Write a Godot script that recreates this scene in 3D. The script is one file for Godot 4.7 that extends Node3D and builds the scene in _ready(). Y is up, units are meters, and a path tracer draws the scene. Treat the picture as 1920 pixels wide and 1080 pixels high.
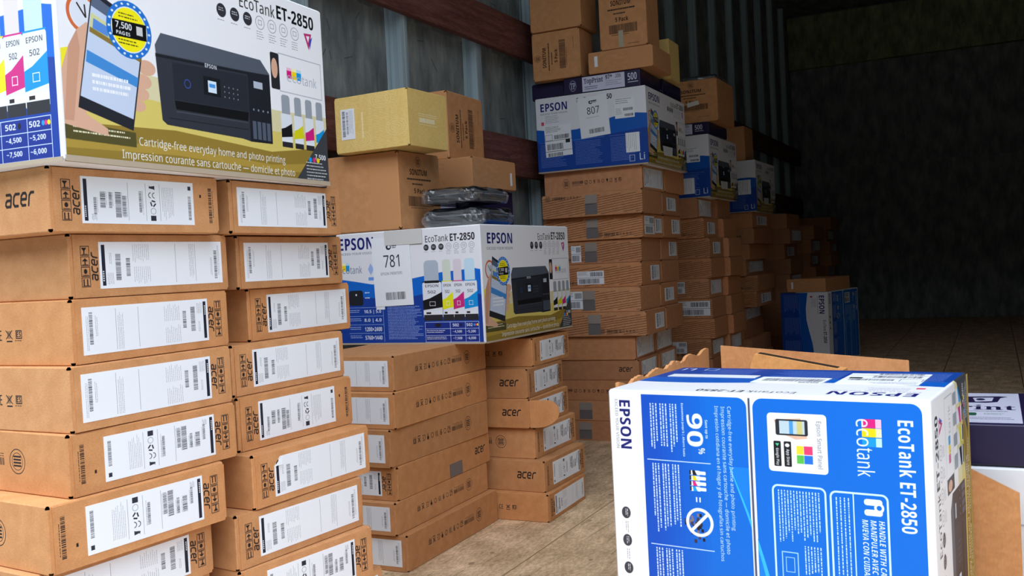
extends Node3D
# Rear of an open delivery truck: stacked laptop cartons and printer boxes along the left wall.
# World: y up, the truck runs along -z, its left wall lies towards -x, the tailgate edge is near z = -0.5.

const KRAFT := Color(0.79, 0.568, 0.38)
var ts: TextServer
var fonts := {}
var dims := {}            # thing -> Vector3(l, h, r)
var used := {}            # names already taken
var mats := {}
var tex := {}
var rng := RandomNumberGenerator.new()

# ------------------------------------------------------------------ painting (flat print for the boxes)
class Pad:
	var im: Image
	var host
	func _init(h, w: int, ht: int, c: Color):
		host = h
		im = Image.create(w, ht, false, Image.FORMAT_RGBA8)
		im.fill(c)
	func r(x: float, y: float, w: float, h: float, c: Color) -> void:
		im.fill_rect(Rect2i(roundi(x), roundi(y), maxi(1, roundi(w)), maxi(1, roundi(h))), c)
	func poly(pts: Array, c: Color) -> void:
		var y0 := 1e9
		var y1 := -1e9
		for p in pts:
			y0 = minf(y0, p.y)
			y1 = maxf(y1, p.y)
		var n := pts.size()
		var wd := im.get_width()
		for yi in range(maxi(0, floori(y0)), mini(im.get_height() - 1, floori(y1)) + 1):
			var cov := {}
			for sub in 3:
				var yy := yi + (sub + 0.5) / 3.0
				var xs := []
				for i in n:
					var a: Vector2 = pts[i]
					var b: Vector2 = pts[(i + 1) % n]
					if (a.y <= yy) != (b.y <= yy):
						xs.append(a.x + (yy - a.y) / (b.y - a.y) * (b.x - a.x))
				xs.sort()
				for k in range(0, xs.size() - 1, 2):
					var xa: float = clampf(xs[k], 0, wd)
					var xb: float = clampf(xs[k + 1], 0, wd)
					for xi in range(floori(xa), mini(wd - 1, floori(xb)) + 1):
						var part := minf(xb, xi + 1.0) - maxf(xa, xi)
						if part > 0.0:
							cov[xi] = cov.get(xi, 0.0) + part / 3.0
			for xi in cov:
				var k: float = minf(1.0, cov[xi]) * c.a
				if k > 0.985:
					im.set_pixel(xi, yi, Color(c.r, c.g, c.b))
				else:
					var o := im.get_pixel(xi, yi)
					im.set_pixel(xi, yi, Color(lerpf(o.r, c.r, k), lerpf(o.g, c.g, k), lerpf(o.b, c.b, k), maxf(o.a, k)))
	func pl(flat: Array, c: Color) -> void:
		var pts := []
		for i in range(0, flat.size(), 2):
			pts.append(Vector2(flat[i], flat[i + 1]))
		poly(pts, c)
	func oval(cx: float, cy: float, rx: float, ry: float, c: Color) -> void:
		var pts := []
		for i in 28:
			pts.append(Vector2(cx + rx * cos(TAU * i / 28), cy + ry * sin(TAU * i / 28)))
		poly(pts, c)
	func line(x0: float, y0: float, x1: float, y1: float, w: float, c: Color) -> void:
		var d := Vector2(x1 - x0, y1 - y0).normalized()
		var q := Vector2(-d.y, d.x) * w / 2
		var a := Vector2(x0, y0)
		var b := Vector2(x1, y1)
		poly([a + q, b + q, b - q, a - q], c)
	func ring(cx: float, cy: float, rad: float, w: float, c: Color) -> void:
		var n := 26
		for i in n:
			var a := TAU * i / n
			var b := TAU * (i + 1.08) / n
			line(cx + rad * cos(a), cy + rad * sin(a), cx + rad * cos(b), cy + rad * sin(b), w, c)
	func rr(x: float, y: float, w: float, h: float, rad: float, c: Color) -> void:
		var pts := []
		for q in 4:
			var cx := x + (w - rad if q in [0, 3] else rad)
			var cy := y + (h - rad if q in [0, 1] else rad)
			for i in 6:
				var a := (q + i / 5.0) * PI / 2
				pts.append(Vector2(cx + rad * cos(a), cy + rad * sin(a)))
		poly(pts, c)
	func frame(x: float, y: float, w: float, h: float, t: float, c: Color) -> void:
		r(x, y, w, t, c)
		r(x, y + h - t, w, t, c)
		r(x, y, t, h, c)
		r(x + w - t, y, t, h, c)
	func fine(x: float, y: float, w: float, h: float, pitch: float, c: Color, thick := 2.0, upright := false) -> void:
		# lines of small print too fine to read
		var rg: RandomNumberGenerator = host.rng
		var rows := int((w if upright else h) / pitch)
		for i in rows:
			var at := 0.0
			var most := (h if upright else w) * rg.randf_range(0.72, 1.0)
			while at < most:
				var step := rg.randf_range(2.5, 9.0)
				var len := minf(step, most - at)
				if upright:
					r(x + i * pitch, y + at, thick, len, c)
				else:
					r(x + at, y + i * pitch, len, thick, c)
				at += step + rg.randf_range(1.0, 2.6)
	func bars(x: float, y: float, w: float, h: float, c: Color, upright := false) -> void:
		var rg: RandomNumberGenerator = host.rng
		var at := 0.0
		var most := h if upright else w
		while at < most:
			var b := rg.randf_range(1.0, 3.4)
			if upright:
				r(x, y + at, w, b, c)
			else:
				r(x + at, y, b, h, c)
			at += b + rg.randf_range(1.2, 3.0)
	func text(s: String, x: float, y: float, w: float, h: float, c: Color, bold := false, turn := 0, lean := 0.0, face := "Droid Sans") -> void:
		# the words, stretched to fill that rectangle; turn 1 reads downwards, 3 upwards, 2 upside down
		var sidew := turn % 2 == 1
		var g: Image = host.words(s, maxi(1, roundi(h if sidew else w)), maxi(1, roundi(w if sidew else h)), c, bold, lean, face)
		if turn == 1:
			g.rotate_90(CLOCKWISE)
		elif turn == 3:
			g.rotate_90(COUNTERCLOCKWISE)
		elif turn == 2:
			g.rotate_180()
		im.blend_rect(g, Rect2i(Vector2i.ZERO, g.get_size()), Vector2i(roundi(x), roundi(y)))
	func put(g: Image, x: int, y: int) -> void:
		im.blit_rect(g, Rect2i(Vector2i.ZERO, g.get_size()), Vector2i(x, y))

func words(s: String, w: int, h: int, c: Color, bold: bool, lean: float, face: String) -> Image:
	var key := face + ("b" if bold else "")
	if not fonts.has(key):
		var f := SystemFont.new()
		f.font_names = PackedStringArray([face])
		f.font_weight = 700 if bold else 400
		fonts[key] = f
	var px := clampi(int(h * 1.4), 14, 150)
	var st := ts.create_shaped_text()
	ts.shaped_text_add_string(st, s, fonts[key].get_rids(), px)
	ts.shaped_text_shape(st)
	var glyphs := ts.shaped_text_get_glyphs(st)
	var total := 8.0
	for g in glyphs:
		total += g.advance
	var base := int(px * 1.15)
	var canvas := Image.create(int(total) + 8 + int(absf(lean) * px * 2), int(px * 1.6), false, Image.FORMAT_RGBA8)
	canvas.fill(Color(1, 1, 1, 0))
	var pen := 4.0
	for g in glyphs:
		if g.font_rid.is_valid():
			var sz := Vector2i(g.font_size, 0)
			ts.font_render_glyph(g.font_rid, sz, g.index)
			var page := ts.font_get_glyph_texture_idx(g.font_rid, sz, g.index)
			if page >= 0:
				var uv := ts.font_get_glyph_uv_rect(g.font_rid, sz, g.index)
				var off := ts.font_get_glyph_offset(g.font_rid, sz, g.index)
				var piece := ts.font_get_texture_image(g.font_rid, sz, page).get_region(Rect2i(uv))
				piece.convert(Image.FORMAT_RGBA8)
				canvas.blend_rect(piece, Rect2i(Vector2i.ZERO, piece.get_size()), Vector2i(roundi(pen + off.x + g.offset.x), base + roundi(off.y + g.offset.y)))
		pen += g.advance
	ts.free_rid(st)
	if lean != 0.0:
		var sl := Image.create(canvas.get_width(), canvas.get_height(), false, Image.FORMAT_RGBA8)
		sl.fill(Color(1, 1, 1, 0))
		for y in canvas.get_height():
			sl.blit_rect(canvas, Rect2i(0, y, canvas.get_width(), 1), Vector2i(maxi(0, roundi((base - y) * lean)) , y))
		canvas = sl
	var box := canvas.get_used_rect()
	if box.size.x < 1 or box.size.y < 1:
		return Image.create(w, h, false, Image.FORMAT_RGBA8)
	canvas = canvas.get_region(box)
	canvas.resize(w, h, Image.INTERPOLATE_LANCZOS)
	for y in h:
		for x in w:
			canvas.set_pixel(x, y, Color(c.r, c.g, c.b, canvas.get_pixel(x, y).a * c.a))
	return canvas

func maker_word(p: Pad, x: int, y: int, w: int, h: int, turn: int) -> void:
	# the rounded, leaning lower-case word acer, drawn with a pen of even width
	var q := Pad.new(self, 300, 76, Color(INK.r, INK.g, INK.b, 0))
	var strokes := [
		[0, [8, 9, 42, 9, 51, 17, 51, 63]], [0, [51, 35, 18, 35, 8, 43, 8, 55, 17, 63, 51, 63]],
		[66, [52, 9, 20, 9, 8, 21, 8, 51, 20, 63, 48, 63]],
		[130, [10, 36, 51, 36, 51, 19, 42, 9, 20, 9, 8, 21, 8, 51, 20, 63, 48, 63]],
		[196, [9, 64, 9, 22, 21, 9, 44, 9]]]
	for s in strokes:
		var pts: Array = s[1]
		for i in range(0, pts.size(), 2):
			var ax: float = pts[i] + s[0] + (70 - pts[i + 1]) * 0.2
			q.oval(ax, pts[i + 1], 6.4, 6.4, INK)
			if i + 2 < pts.size():
				var bx: float = pts[i + 2] + s[0] + (70 - pts[i + 3]) * 0.2
				q.line(ax, pts[i + 1], bx, pts[i + 3], 12.8, INK)
	var g := q.im.get_region(q.im.get_used_rect())
	g.resize(h if turn % 2 == 1 else w, w if turn % 2 == 1 else h, Image.INTERPOLATE_LANCZOS)
	if turn == 3:
		g.rotate_90(COUNTERCLOCKWISE)
	p.im.blend_rect(g, Rect2i(Vector2i.ZERO, g.get_size()), Vector2i(x, y))

func texture(name: String, p: Pad) -> void:
	tex[name] = ImageTexture.create_from_image(p.im)

func noise_img(w: int, h: int, freq: float, sx: float, sy: float, seed_: int, oct := 3) -> PackedByteArray:
	var n := FastNoiseLite.new()
	n.seed = seed_
	n.noise_type = FastNoiseLite.TYPE_SIMPLEX_SMOOTH
	n.frequency = freq
	n.fractal_octaves = oct
	var im := n.get_image(maxi(2, int(w / sx)), maxi(2, int(h / sy)), false, false, true)
	im.resize(w, h, Image.INTERPOLATE_CUBIC)
	im.convert(Image.FORMAT_L8)
	return im.get_data()

func mottled(w: int, h: int, base: Color, layers: Array) -> Image:
	# layers: [noise bytes, strength, tint of the strong end]
	var out := PackedByteArray()
	out.resize(w * h * 4)
	for i in w * h:
		var cr := base.r
		var cg := base.g
		var cb := base.b
		for l in layers:
			var k: float = (l[0][i] / 255.0 - 0.5) * l[1]
			cr += k * l[2].r
			cg += k * l[2].g
			cb += k * l[2].b
		out[i * 4] = clampi(int(cr * 255.0), 0, 255)
		out[i * 4 + 1] = clampi(int(cg * 255.0), 0, 255)
		out[i * 4 + 2] = clampi(int(cb * 255.0), 0, 255)
		out[i * 4 + 3] = 255
	return Image.create_from_data(w, h, false, Image.FORMAT_RGBA8, out)

# ------------------------------------------------------------------ print for each kind of box
const INK := Color(0.16, 0.13, 0.13)
const NAVY := Color(0.09, 0.11, 0.42)
const PAPER := Color(0.92, 0.93, 0.955)

func kraft_pad(w: int, h: int, at := Vector2i.ZERO) -> Pad:
	var p := Pad.new(self, w, h, KRAFT)
	for x in range(0, w, 1024):
		for y in range(0, h, 1024):
			p.im.blit_rect(tex.kraft_img, Rect2i(at, Vector2i(mini(1024, w - x), mini(1024, h - y))), Vector2i(x, y))
	return p

func seal(p: Pad, x: float, y: float, rad: float, c: Color) -> void:
	p.ring(x, y, rad, 2.4, c)
	p.ring(x, y, rad * 0.7, 1.6, c)
	for i in 4:
		p.r(x - rad * 0.5, y - rad * 0.42 + i * rad * 0.25, rad, rad * 0.13, c)

func marks(p: Pad, x: float, y: float, s: float, n: int, c: Color) -> void:
	# a row of small handling and recycling marks
	for i in n:
		var cx := x + i * s * 1.5
		match i % 9:
			0:
				p.frame(cx, y, s, s * 0.8, 2.5, c)
				p.line(cx + 3, y + s * 0.7, cx + s - 3, y + 3, 2.5, c)
				p.r(cx, y + s * 0.95, s, 3, c)
			1, 4:
				p.ring(cx + s * 0.5, y + s * 0.5, s * 0.42, 3.0, c)
			2:
				p.text("9", cx + s * 0.15, y, s * 0.6, s, c, true)
			3:
				p.text("))", cx, y, s * 0.8, s, c, true)
			5:
				p.oval(cx + s * 0.5, y + s * 0.3, s * 0.32, s * 0.32, c)
				p.r(cx + s * 0.42, y + s * 0.4, s * 0.2, s * 0.6, c)
			6:
				p.text("CE", cx - s * 0.1, y, s * 0.95, s, c)
			7:
				p.pl([cx + 4, y + 2, cx + s - 4, y + 2, cx + s - 7, y + s * 0.8, cx + 7, y + s * 0.8], Color(c.r, c.g, c.b, 0.35))
				p.line(cx, y, cx + s, y + s * 0.85, 2.5, c)
				p.line(cx + s, y, cx, y + s * 0.85, 2.5, c)
				p.r(cx + 2, y + s * 1.0, s - 4, 4, c)
			8:
				p.frame(cx, y, s * 0.9, s * 0.8, 2.5, c)
				p.text("ES", cx + 3, y + s * 0.15, s * 0.7, s * 0.5, c, true)
				p.fine(cx - 4, y + s * 0.95, s * 1.2, 6, 6, c)

func end_marks(p: Pad, x: float, y: float) -> void:
	# upright column of handling boxes and the maker's word, as on a short end of a laptop carton
	for i in 4:
		var yy := y + 33 + i * 30
		p.frame(x + 25, yy, 31, 28, 2.0, INK)
		match i:
			0: p.pl([x + 29, yy + 5, x + 47, yy + 5, x + 40, yy + 14, x + 40, yy + 24, x + 36, yy + 24, x + 36, yy + 14], INK)
			1: p.pl([x + 30, yy + 14, x + 40, yy + 5, x + 50, yy + 14, x + 42, yy + 14, x + 42, yy + 24, x + 38, yy + 24, x + 38, yy + 14], INK)
			2: p.oval(x + 40, yy + 13, 6, 7, INK)
			3:
				p.r(x + 31, yy + 5, 4, 18, INK)
				p.r(x + 43, yy + 5, 4, 18, INK)
		p.r(x + 30, yy + 23, 21, 2, INK)
	maker_word(p, int(x) + 61, int(y) + 50, 24, 84, 3)

func paint_laptop() -> void:
	var p := kraft_pad(1024, 1024)
	# long side with the word (row 0), long side with marks and seal (row 1)
	maker_word(p, 828, 64, 130, 42, 0)
	marks(p, 432, 184 + 80, 29, 9, INK)
	p.bars(300, 184 + 80, 112, 22, INK)
	p.fine(300, 184 + 106, 112, 14, 7, INK)
	seal(p, 236, 184 + 94, 36, INK)
	# short ends: rows 2 and 3
	end_marks(p, 0, 368)
	p.bars(576, 368 + 36, 14, 116, INK, true)
	p.fine(594, 368 + 44, 8, 100, 6, INK, 2, true)
	p.r(538, 368 + 58, 7, 10, INK)
	end_marks(p, 0, 552)
	texture("laptop", p)

func paint_labels() -> void:
	var p := Pad.new(self, 1024, 1024, PAPER)
	var k := Color(0.17, 0.18, 0.22)
	var soft := Color(0.48, 0.5, 0.55)
	# 0: label with the recycling marks, 700 x 240
	p.r(14, 14, 20, 212, Color(0.12, 0.13, 0.19))
	for i in 6:
		p.r(18, 150 + i * 10, 7, 6, PAPER)
	for b in [[68, 106, 16, 88], [106, 74, 30, 84], [156, 76, 18, 82], [194, 74, 34, 130], [236, 92, 22, 110], [338, 64, 16, 112]]:
		p.bars(b[0], b[1], b[2], b[3], k, true)
		p.fine(b[0] + b[2] + 4, b[1], 6, b[3], 6, soft, 2, true)
	p.r(270, 20, 2, 200, soft)
	p.r(380, 20, 2, 200, soft)
	p.r(470, 20, 2, 200, soft)
	p.fine(56, 190, 30, 34, 6, soft, 2, true)
	p.fine(352, 60, 20, 140, 9, soft, 2, true)
	p.pl([404, 36, 440, 30, 440, 50, 404, 44], k)
	p.line(404, 30, 440, 52, 2, k)
	p.ring(414, 82, 14, 4, k)
	p.r(414, 66, 18, 32, PAPER)
	p.ring(438, 82, 14, 4, k)
	p.r(438, 66, 18, 32, PAPER)
	for i in 3:
		var a := TAU * i / 3
		p.line(426 + 17 * cos(a), 126 + 17 * sin(a), 426 + 17 * cos(a + 1.5), 126 + 17 * sin(a + 1.5), 8, k)
	p.ring(426, 168, 16, 2.5, soft)
	p.r(408, 192, 34, 28, k)
	p.fine(486, 36, 80, 180, 10, soft, 2, true)
	p.bars(660, 80, 20, 130, k, true)
	p.r(662, 22, 20, 22, k)
	# 1: label with only two barcodes, 800 x 210 at y 250
	p.r(14, 264, 20, 182, Color(0.12, 0.13, 0.19))
	for i in 5:
		p.r(18, 380 + i * 10, 7, 6, PAPER)
	p.bars(94, 306, 30, 118, k, true)
	p.bars(156, 326, 24, 82, k, true)
	p.fine(44, 390, 40, 60, 8, soft, 2, true)
	p.fine(60, 300, 22, 60, 8, soft, 2, true)
	p.fine(200, 262, 110, 88, 12, soft, 2, true)
	p.fine(204, 366, 110, 80, 12, soft, 2, true)
	p.r(470, 262, 2, 184, soft)
	p.fine(566, 262, 36, 176, 9, soft, 2, true)
	p.r(606, 262, 2, 184, soft)
	p.fine(716, 330, 20, 110, 8, soft, 2, true)
	p.bars(742, 296, 20, 140, k, true)
	p.fine(768, 270, 20, 150, 8, soft, 2, true)
	# 2: sheet 781, 250 x 350 at (0, 470)   3: sheet 807 at (260, 470)
	for i in 2:
		var x := 260.0 * i
		p.r(x + 96, 508, 64, 8, k)
		p.oval(x + 112, 522, 17, 14, k)
		p.oval(x + 115, 521, 9, 6, PAPER)
		p.fine(x + 134, 508, 34, 30, 8, k, 4)
		p.text(["781", "807"][i], x + 74, 562, 104, 62, k)
		if i == 0:
			p.text("EPSON PRINTERS", x + 50, 648, 140, 14, soft)
		else:
			p.fine(x + 60, 650, 120, 10, 8, k)
		p.bars(x + 74, 750, 128, 38, k)
	# 4: shipping label 220 x 240 at (520, 470)
	p.fine(530, 480, 130, 60, 11, k, 3)
	p.frame(524, 548, 60, 50, 2, k)
	p.bars(600, 556, 120, 36, k)
	p.r(690, 602, 36, 30, Color(0.05, 0.14, 0.12))
	p.r(520, 600, 220, 3, k)
	p.bars(536, 628, 130, 52, k)
	p.r(520, 690, 220, 3, k)
	p.bars(540, 706, 120, 30, k)
	p.fine(530, 694, 150, 10, 6, k)
	# 5: white address sticker 160 x 150 at (750, 470)
	p.fine(758, 478, 130, 44, 14, k, 3)
	p.bars(820, 546, 76, 20, k)
	p.bars(830, 590, 66, 18, k)
	p.fine(758, 548, 50, 56, 12, soft, 3)
	# 6: double barcode sticker 200 x 110 at (750, 630)
	p.bars(850, 640, 90, 34, k)
	p.fine(758, 640, 80, 30, 9, soft, 3)
	p.r(750, 684, 200, 3, soft)
	p.bars(766, 694, 150, 38, k)
	# 7: small end label of the striped cartons 120 x 180 at (0, 830)
	p.bars(14, 842, 24, 150, k, true)
	p.bars(48, 850, 18, 130, soft, true)
	p.fine(74, 842, 36, 150, 9, soft, 2, true)
	# 8: plain barcode slip 190 x 90 at (140, 830)
	p.fine(150, 838, 60, 10, 10, k, 9)
	p.bars(150, 856, 160, 40, k)
	p.fine(150, 900, 120, 12, 6, soft)
	# 9: scribbled slip 130 x 170 at (350, 830)
	p.fine(360, 840, 110, 150, 17, k, 2, true)
	texture("labels", p)

func bottle(p: Pad, x: float, y: float, w: float, h: float, c: Color, cap: Color, big := true) -> void:
	p.rr(x + w * 0.12, y, w * 0.76, h * 0.5, w * 0.2, cap)
	p.rr(x, y + h * 0.36, w, h * 0.6, w * 0.1, Color(0.88, 0.9, 0.94))
	p.pl([x, y + h * 0.66, x + w * 0.35, y + h * 0.63, x + w, y + h * 0.53, x + w, y + h * 0.78, x, y + h * 0.82], c)
	p.r(x, y + h * 0.84, w, h * 0.1, Color(0.9, 0.92, 0.95))
	p.r(x + w * 0.02, y + h * 0.9, w * 0.96, h * 0.1, Color(0.17, 0.17, 0.19))
	if big:
		p.text("EPSON", x + w * 0.14, y + h * 0.4, w * 0.7, h * 0.045, INK)
		p.text("502", x + w * 0.26, y + h * 0.5, w * 0.44, h * 0.05, INK)
		p.frame(x + w * 0.34, y + h * 0.68, w * 0.3, h * 0.075, 2, PAPER)
		p.r(x + w * 0.14, y + h * 0.855, w * 0.25, h * 0.03, INK)
		p.r(x, y + h * 0.35, w, 4, c)

func eco_word(p: Pad, x: float, y: float, w: float, h: float, c: Color) -> void:
	var cols := [Color(0.86, 0.12, 0.5), Color(0.98, 0.84, 0.08), Color(0.1, 0.6, 0.86)]
	for i in 3:
		p.r(x + w * 0.16 * i, y, w * 0.15, h * 0.62, cols[i])
		p.r(x + w * 0.16 * i, y, w * 0.15, h * 0.18, cols[i].lightened(0.7))
	p.text("eco", x, y + h * 0.42, w * 0.47, h * 0.4, c)
	p.text("tank", x + w * 0.49, y + h * 0.25, w * 0.5, h * 0.57, c)

func feature_icons(p: Pad, x: float, y: float, gap: float, rad: float) -> void:
	var dark := Color(0.2, 0.2, 0.23)
	for i in 7:
		var cx := x + i * gap
		if i < 3:
			p.oval(cx, y, rad, rad, dark)
			p.fine(cx - rad * 0.6, y - rad * 0.4, rad * 1.2, rad * 0.9, 6, Color(0.75, 0.75, 0.78), 3)
		else:
			p.ring(cx, y, rad, 2.0, Color(0.55, 0.56, 0.6))
			p.frame(cx - rad * 0.45, y - rad * 0.4, rad * 0.9, rad * 0.75, 2, Color(0.6, 0.6, 0.65))
		p.fine(cx - rad * 0.9, y + rad * 1.35, rad * 1.8, rad * (0.7 if i < 3 else 1.6), 7, Color(0.55, 0.55, 0.6), 2)

func paint_front(p: Pad, other: bool) -> void:
	# 1024 x 564 front panel with the printer
	var white := Color(0.94, 0.94, 0.955)
	p.r(0, 0, 1024, 564, white)
	p.pl([0, 318, 300, 330, 760, 352, 1024, 345, 1024, 564, 0, 564], Color(0.86, 0.83, 0.66))
	p.pl([0, 372, 300, 392, 760, 416, 1024, 402, 1024, 564, 0, 564], Color(0.85, 0.78, 0.42))
	p.pl([0, 474, 350, 458, 735, 478, 1024, 440, 1024, 564, 0, 564], Color(0.58, 0.48, 0.2))
	p.pl([0, 512, 350, 500, 735, 516, 1024, 490, 1024, 524, 735, 534, 350, 522, 0, 532], Color(0.68, 0.57, 0.25))
	p.pl([0, 470, 215, 478, 215, 514, 0, 512], Color(0.33, 0.31, 0.17))
	p.fine(30, 480, 175, 32, 11, Color(0.9, 0.88, 0.75), 4)
	p.text("EPSON", 63, 41, 266, 53, NAVY, true)
	p.text("EXCEED YOUR VISION", 58, 110, 270, 13, Color(0.45, 0.46, 0.5))
	p.text("EcoTank", 625, 40, 158, 36, INK)
	p.text("ET-2850", 792, 33, 184, 42, Color(0.07, 0.07, 0.09), true)
	feature_icons(p, 549, 104, 54.5, 19)
	p.pl([922, 92, 962, 88, 945, 140], Color(0.75, 0.2, 0.45))
	p.pl([934, 98, 952, 96, 944, 118], white)
	p.pl([950, 110, 966, 96, 950, 140], Color(0.2, 0.3, 0.7))
	# clock, hand and phone
	p.pl([0, 312, 40, 300, 52, 372, 0, 388], Color(0.95, 0.9, 0.2))
	p.ring(76, 218, 42, 9, Color(0.83, 0.42, 0.25))
	p.oval(76, 218, 36, 36, Color(0.87, 0.89, 0.93))
	p.line(60, 196, 84, 226, 4, INK)
	p.line(82, 196, 84, 226, 4, INK)
	var skin := Color(0.86, 0.68, 0.58)
	p.pl([84, 236, 100, 240, 96, 300, 70, 450, 130, 478, 130, 495, 0, 478, 2, 370, 30, 300, 56, 258], skin)
	p.pl([30, 300, 56, 258, 62, 300, 34, 470, 8, 470], Color(0.8, 0.6, 0.5))
	for f in [[262, 312, 30, 19], [248, 348, 28, 18], [240, 380, 26, 16], [228, 410, 24, 15]]:
		p.oval(f[0], f[1], f[2], f[3], skin)
	p.pl([106, 154, 264, 214, 208, 474, 48, 437], Color(0.15, 0.16, 0.19))
	p.pl([105, 176, 256, 232, 210, 446, 56, 410], Color(0.78, 0.83, 0.92))
	p.pl([106, 166, 260, 226, 256, 248, 102, 194], Color(0.36, 0.41, 0.5))
	p.pl([100, 210, 252, 262, 246, 292, 94, 248], Color(0.83, 0.83, 0.6))
	p.pl([94, 244, 246, 290, 243, 302, 92, 256], Color(0.55, 0.47, 0.22))
	p.pl([106, 222, 150, 236, 146, 258, 102, 246], Color(0.35, 0.55, 0.85))
	p.pl([82, 300, 234, 342, 228, 366, 77, 328], Color(0.27, 0.55, 0.83))
	p.fine(92, 352, 120, 50, 16, Color(0.95, 0.96, 0.98), 8)
	# round badge
	p.oval(214, 228, 71, 70, Color(0.15, 0.45, 0.8))
	p.oval(214, 228, 57, 56, PAPER)
	p.oval(214, 228, 54, 53, Color(0.97, 0.92, 0.1))
	p.fine(182, 190, 64, 22, 8, Color(0.35, 0.33, 0.1), 3)
	p.fine(178, 254, 70, 22, 8, Color(0.35, 0.33, 0.1), 3)
	p.pl([161, 210, 268, 206, 268, 246, 161, 250], Color(0.06, 0.06, 0.07))
	p.text("7,500", 170, 212, 52, 19, PAPER, true)
	p.text("PAGES", 172, 235, 44, 9, PAPER, true)
	p.r(236, 214, 20, 22, Color(0.8, 0.8, 0.8))
	for i in 20:
		var a := TAU * i / 20
		p.oval(214 + 63 * cos(a), 228 + 63 * sin(a), 4, 3, Color(0.85, 0.92, 1.0))
	# printer
	var body := Color(0.2, 0.215, 0.25)
	p.pl([316, 214, 704, 214, 742, 250, 742, 258, 296, 272, 294, 248], Color(0.33, 0.36, 0.41))
	p.pl([294, 268, 742, 254, 741, 453, 640, 456, 610, 452, 322, 446, 306, 436], body)
	p.pl([294, 270, 742, 256, 742, 262, 294, 277], Color(0.12, 0.13, 0.16))
	p.pl([350, 282, 640, 270, 640, 372, 352, 378], Color(0.16, 0.175, 0.21))
	p.pl([352, 380, 640, 374, 636, 400, 356, 402], Color(0.07, 0.075, 0.09))
	p.line(356, 408, 636, 404, 2, Color(0.32, 0.34, 0.38))
	p.line(330, 428, 634, 424, 2, Color(0.12, 0.13, 0.15))
	p.text("EPSON", 471, 263, 46, 11, Color(0.85, 0.87, 0.9), true)
	p.r(462, 298, 66, 50, Color(0.1, 0.11, 0.13))
	p.r(479, 308, 33, 32, Color(0.85, 0.92, 0.98))
	p.r(484, 316, 23, 10, Color(0.3, 0.6, 0.9))
	p.ring(402, 330, 11, 3, Color(0.22, 0.32, 0.62))
	for i in 12:
		p.r(542 + (i % 4) * 18, 314 + (i / 4) * 14, 4, 4, Color(0.5, 0.53, 0.58))
	p.pl([644, 258, 742, 252, 741, 455, 642, 457], Color(0.13, 0.14, 0.17))
	p.r(668, 280, 40, 20, Color(0.7, 0.74, 0.8))
	for i in 4:
		p.r(655 + i * 21, 396, 16, 52, Color(0.32, 0.36, 0.42))
		p.r(660 + i * 21, 360, 6, 6, Color(0.5, 0.55, 0.6))
	if other:
		p.pl([366, 402, 630, 398, 610, 470, 390, 474], Color(0.85, 0.86, 0.87))
	# eco box, bottles, gold words, dark corner
	p.frame(788, 176, 214, 116, 3, Color(0.72, 0.73, 0.78))
	p.rr(750, 180, 40, 108, 6, Color(0.16, 0.16, 0.18))
	p.oval(768, 226, 15, 30, skin)
	eco_word(p, 826, 214, 150, 52, Color(0.7, 0.72, 0.78))
	var cols := [Color(0.1, 0.1, 0.11), Color(0.85, 0.83, 0.1), Color(0.82, 0.13, 0.5), Color(0.08, 0.58, 0.85)]
	for i in 4:
		bottle(p, 786 + i * 55 + (0 if i == 0 else 8), 300, 52 if i == 0 else 44, 158, cols[i], Color(0.6, 0.63, 0.67), false)
	p.text("Cartridge-free everyday home and photo printing", 224, 486, 572, 28, PAPER)
	p.text("Impression courante sans cartouche — domicile et photo", 168, 522, 672, 28, PAPER)
	p.pl([1012, 384, 1024, 376, 1024, 564, 836, 564], Color(0.25, 0.26, 0.28))
	p.text("7,500", 946, 466, 58, 20, PAPER, true)
	p.fine(900, 494, 110, 60, 10, Color(0.85, 0.86, 0.87), 3)
	for i in 3:
		p.oval(922 + i * 20, 486, 8, 8, [Color(0.1, 0.6, 0.9), Color(0.85, 0.2, 0.5), Color(0.95, 0.85, 0.1)][i])

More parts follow.
